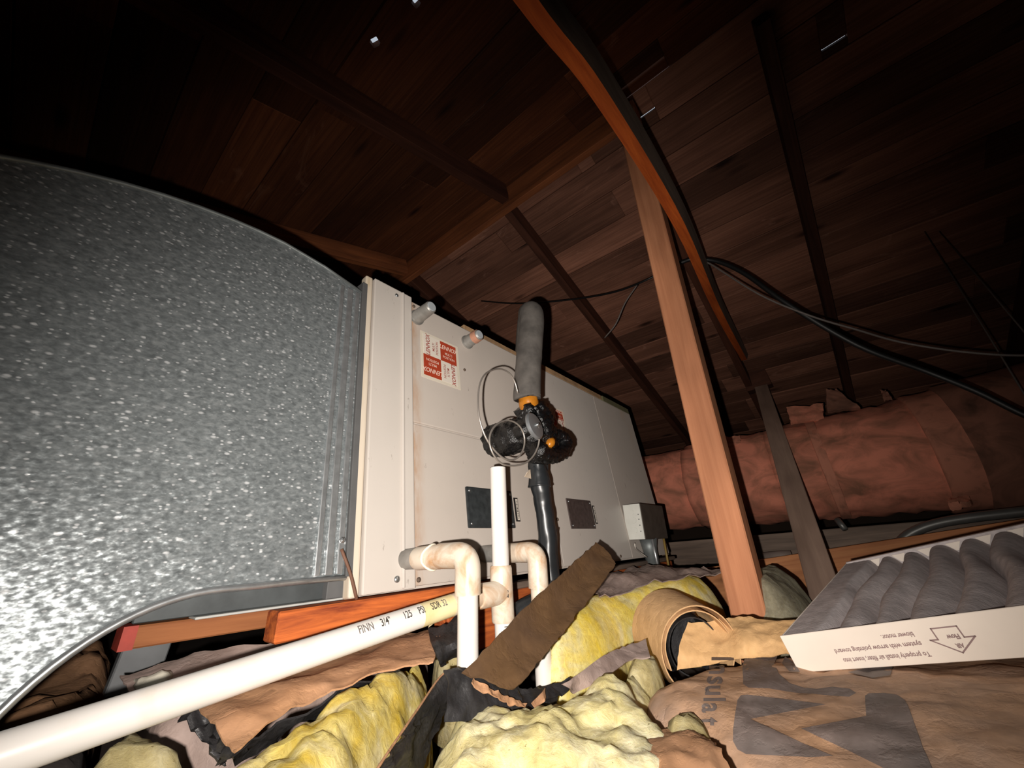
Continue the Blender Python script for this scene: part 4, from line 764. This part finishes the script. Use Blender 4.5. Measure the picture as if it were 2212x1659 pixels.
for ch, cy in (('I', 1423), ('n', 1448), ('s', 1472), ('u', 1494), ('l', 1514), ('a', 1532), ('t', 1562)):
    tm = text_mesh(ch, 66, 1.6, 2, 'CENTER'); bx = 1538.5 - (cy - 1423) * 0.187
    mesh_obj('lettering', map_bm(tm, lambda c: on_kraft(bx + c.y, cy + c.x * 0.72, 0.0013)), kraft_ink, b13, True)
# torn lower kraft piece
b14 = batt('insulation_batt', 'torn brown paper batt at the near edge of the printed one')
patch('kraft_facing', [g((1325, 1630, -0.186), (1400, 1598, -0.182), (1465, 1580, -0.180), (1535, 1612, -0.178)), g((1325, 1665, -0.186), (1400, 1640, -0.176), (1480, 1620, -0.172), (1560, 1640, -0.172)), g((1320, 1720, -0.19), (1400, 1700, -0.178), (1500, 1690, -0.174), (1600, 1700, -0.172))], kraft_left, b14, 8, 8, 0.0016, 0.006, 20, 0.003)
pillow('glass_wool', [(0.455, 0.205), (0.51, 0.215), (0.535, 0.185), (0.50, 0.155), (0.455, 0.145), (0.43, 0.165)], lambda x, y: -0.172, -0.23, 0.03, 0.006, wool_dull, b14, 'wool', 0.014, 40)
# mauve paper corner below the yellow batt edge
b15 = batt('insulation_batt', 'mauve paper flap below the yellow batt edge beside the cardboard roll')
patch('kraft_facing', [g((1215, 1478, -0.150), (1290, 1430, -0.150), (1350, 1398, -0.150), (1395, 1385, -0.150)), g((1240, 1500, -0.165), (1310, 1462, -0.163), (1360, 1430, -0.162), (1405, 1420, -0.160))], kraft_mauve, b15, 8, 6, 0.0018, 0.006, 20)
# leaning dark paper strip
st_ = patch('paper_strip', [[at(997, 1455, 'y', 0.372), at(1159.6, 1287.7, 'y', 0.388), at(1240, 1215, 'y', 0.398), at(1288, 1172, 'y', 0.405)], [at(1053, 1475, 'y', 0.358), at(1190, 1328, 'y', 0.378), at(1262, 1250, 'y', 0.388), at(1312, 1190, 'y', 0.392)], [at(1112, 1492, 'y', 0.342), at(1196, 1392.6, 'y', 0.352), at(1264, 1305, 'y', 0.36), at(1330, 1222, 'y', 0.366)]], kraft_strip, None, 14, 8, 0.0025, 0.0025, 14, 0.0028); tag(st_, 'dark brown paper strip leaning across the white pipes', 'paper')

# ------------------------------------------------------------------ cardboard roll and kraft sheet
rc = empty('cardboard_roll', (0.78, 0.29, -0.2)); tag(rc, 'tan cardboard curled into a roll beside the post', 'cardboard'); r0 = V((0.78, 0.29, -0.2))
def curl(nm, c, ax_, r, a0, a1, L0, L1, mat, k=26, taper=1.0, thick=0.002):
    ax_ = V(ax_).normalized(); up_ = V((0, 0, 1)); up_ = (up_ - ax_ * up_.dot(ax_)).normalized(); sd_ = ax_.cross(up_); rows = []
    for l, rr_ in ((L0, r), ((L0 + L1) / 2, r * (1 + taper) / 2), (L1, r * taper)):
        rows.append([V(c) + ax_ * l + (up_ * math.cos(a0 + (a1 - a0) * i / 8) + sd_ * math.sin(a0 + (a1 - a0) * i / 8)) * rr_ - r0 for i in range(9)])
    return patch(nm, rows, mat, rc, 4, 5, thick)
RF0, RN0 = at(1452, 1368, 'x', 0.85), at(1515, 1408, 'x', 0.775); RA = (RN0 - RF0).normalized(); RL = (RN0 - RF0).length
curl('outer_curl', RF0, RA, 0.073, -1.9, 2.6, -0.01, RL, card_roll, 26, 0.92); curl('inner_curl', RF0, RA, 0.064, -2.2, 2.0, 0.0, RL - 0.004, card_roll, 26, 0.92); curl('core_curl', RF0, RA, 0.05, -2.6, 2.9, -0.02, RL - 0.02, asphalt, 26, 0.9)
bm = bmesh.new(); add_tube(bm, [RF0 - RA * 0.03 - r0, RF0 - RA * 0.01 - r0, RF0 + RA * 0.012 - r0], [0.060, 0.0635, 0.050], 24, True, 0.004, 60); mesh_obj('crumpled_core', bm, asphalt, rc)
ks = patch('kraft_sheet', [[at(1486, 1350, 'x', 0.80), at(1560, 1340, 'x', 0.835), at(1602, 1334, 'x', 0.85), at(1660, 1340, 'x', 0.85), at(1722, 1345, 'x', 0.86)], [at(1468, 1392, 'x', 0.765), at(1550, 1385, 'x', 0.80), at(1610, 1378, 'x', 0.80), at(1660, 1376, 'x', 0.81), at(1712, 1376, 'x', 0.82)], [at(1462, 1448, 'x', 0.745), at(1540, 1436, 'x', 0.775), at(1600, 1425, 'x', 0.785), at(1660, 1418, 'x', 0.79), at(1715, 1412, 'x', 0.80)]], kraft_new, None, 10, 10, 0.0016, 0.0065, 16, 0.0008); tag(ks, 'crumpled tan kraft sheet between roll and air filter', 'paper')
# ------------------------------------------------------------------ pleated air filter
o_ = V((0.747, 0.112, -0.181)); e1v = V((-0.21, -0.95, 0.225)).normalized(); e2v = V((0.50, -0.0775, 0.0655)); e2v = (e2v - e1v * e2v.dot(e1v)).normalized(); nv_ = e1v.cross(e2v)
fl = empty('air_filter'); fl.matrix_world = Matrix.Translation(o_) @ Matrix((e1v, e2v, nv_)).transposed().to_4x4(); tag(fl, 'pleated grey air filter in a white cardboard frame on the printed batt', 'air filter')
FW, FL_, FT, ct = 0.50, 0.50, 0.0445, 0.002
front = mesh_obj('frame_side', box((0, 0, 0), (FW, ct, FT), 0.0006), card_white, fl); mesh_obj('frame_side', box((0, FL_ - ct, 0), (FW, FL_, FT - 0.001), 0.0006), card_white, fl)
mesh_obj('frame_side', box((0, ct, 0), (ct, FL_ - ct, FT - 0.001), 0.0006), card_white, fl); mesh_obj('frame_side', box((FW - ct, ct, 0), (FW, FL_ - ct, FT), 0.0006), card_white, fl); mesh_obj('frame_bottom', box((ct, ct, 0), (FW - ct, FL_ - ct, 0.0015)), card_white, fl)
PIT = 0.0445; npl = 10
def ridge_shift(i, y): return 0.007 * noise.noise(V((i * 3.1, y * 7, 0))) + 0.004 * math.sin(y * 16 + i)
def media_h(i, t, y):
    hh = FT - 0.003 - 0.004 * abs(noise.noise(V((i * 5.3, y * 9, 2)))) ; return FT - 0.026 + (hh - FT + 0.026) * (1 - abs(2 * t - 1) ** 2.4)
def pleat(i, x0, x1, flat=False):
    bm = bmesh.new(); ny, nt_ = 28, 12; G = []
    for a in range(ny + 1):
        y = ct + 0.001 + (FL_ - 2 * ct - 0.011) * a / ny; row = []
        for b in range(nt_ + 1):
            t = b / nt_; x = x0 + (x1 - x0) * t + (ridge_shift(i, y) * min(1, 3 * t if flat else 1)) + (ridge_shift(i + 1, y) - ridge_shift(i, y)) * t * (0 if flat else 1)
            if flat: z = FT - 0.0015 - 0.024 * max(0, (t - 0.8) / 0.2) ** 1.6 - 0.002 * t
            else: z = media_h(i, t, y)
            z += 0.0007 * noise.noise(V((x * 160, y * 160, i)))
            row.append(bm.verts.new((max(ct, x), y, z)))
        G.append(row)
    for a in range(ny):
        for b in range(nt_): bm.faces.new((G[a][b], G[a][b + 1], G[a + 1][b + 1], G[a + 1][b]))
    return mesh_obj('pleat', bm, media_grey, fl, True)
X0P = 0.052; pleat(0, ct, X0P, True)
for i in range(npl): pleat(i + 1, X0P + i * PIT, X0P + (i + 1) * PIT)
for i in range(npl):
    x = X0P + i * PIT; bm = bmesh.new(); tr = [(x - 0.0115, FT - 0.0045), (x + 0.0115, FT - 0.0045), (x + 0.0015, FT - 0.019), (x - 0.0025, FT - 0.0185)]
    a = [bm.verts.new((p[0], FL_ - 0.0085, p[1])) for p in tr]; b = [bm.verts.new((p[0], FL_ - 0.0065, p[1])) for p in tr]; bm.faces.new(a); bm.faces.new(b[::-1])
    for k in range(4): bm.faces.new((a[k], b[k], b[(k + 1) % 4], a[(k + 1) % 4]))
    bmesh.ops.recalc_face_normals(bm, faces=bm.faces); mesh_obj('frame_tooth', bm, card_white, fl)
mesh_obj('frame_lip', box((0, FL_ - 0.0062, 0.004), (FW, FL_ - 0.0022, FT), 0.0006), media_grey, fl); mesh_obj('frame_edge', box((0, FL_ - 0.0022, FT - 0.0015), (FW, FL_ + 0.001, FT + 0.0008), 0.0004), plain('lip_brown', (0.20, 0.13, 0.10), 0.8), fl)
# print on the front side, upside down
def ftext(body, x, z, size, k=1.0, bold=0.00012):
    tm = text_mesh(body, size, bold, 0); return mesh_obj('lettering', map_bm(tm, lambda c: V((x - c.x * k, -0.0004, z - c.y))), ink_filter, front)
ftext('To properly install air filter, insert into', 0.1515, 0.0120, 0.0070, 0.82, 0.0002); ftext('system with arrow pointing toward', 0.1500, 0.0225, 0.0070, 0.92, 0.0002); ftext('blower motor.', 0.1485, 0.0325, 0.0070, 0.78, 0.0002)
ftext('AIR', 0.1845, 0.0170, 0.0056, 0.75, 0.0003); ftext('Flow', 0.1865, 0.0260, 0.0066, 0.85, 0.0003)
ar = [(0.1665, 0.0335), (0.1895, 0.0335), (0.1895, 0.0225), (0.1985, 0.0225), (0.1795, 0.0085), (0.1595, 0.0225), (0.1665, 0.0225)]; bm = bmesh.new()
for i in range(len(ar)):
    p, q = V((ar[i][0], 0, ar[i][1])), V((ar[(i + 1) % 7][0], 0, ar[(i + 1) % 7][1])); d = (q - p).normalized(); n_ = V((-d.z, 0, d.x)) * 0.0007
    p, q = p - d * 0.0007, q + d * 0.0007; vs = [bm.verts.new(v + V((0, -0.0004, 0))) for v in (p + n_, q + n_, q - n_, p - n_)]; bm.faces.new(vs)
mesh_obj('flow_arrow', bm, ink_filter, front)
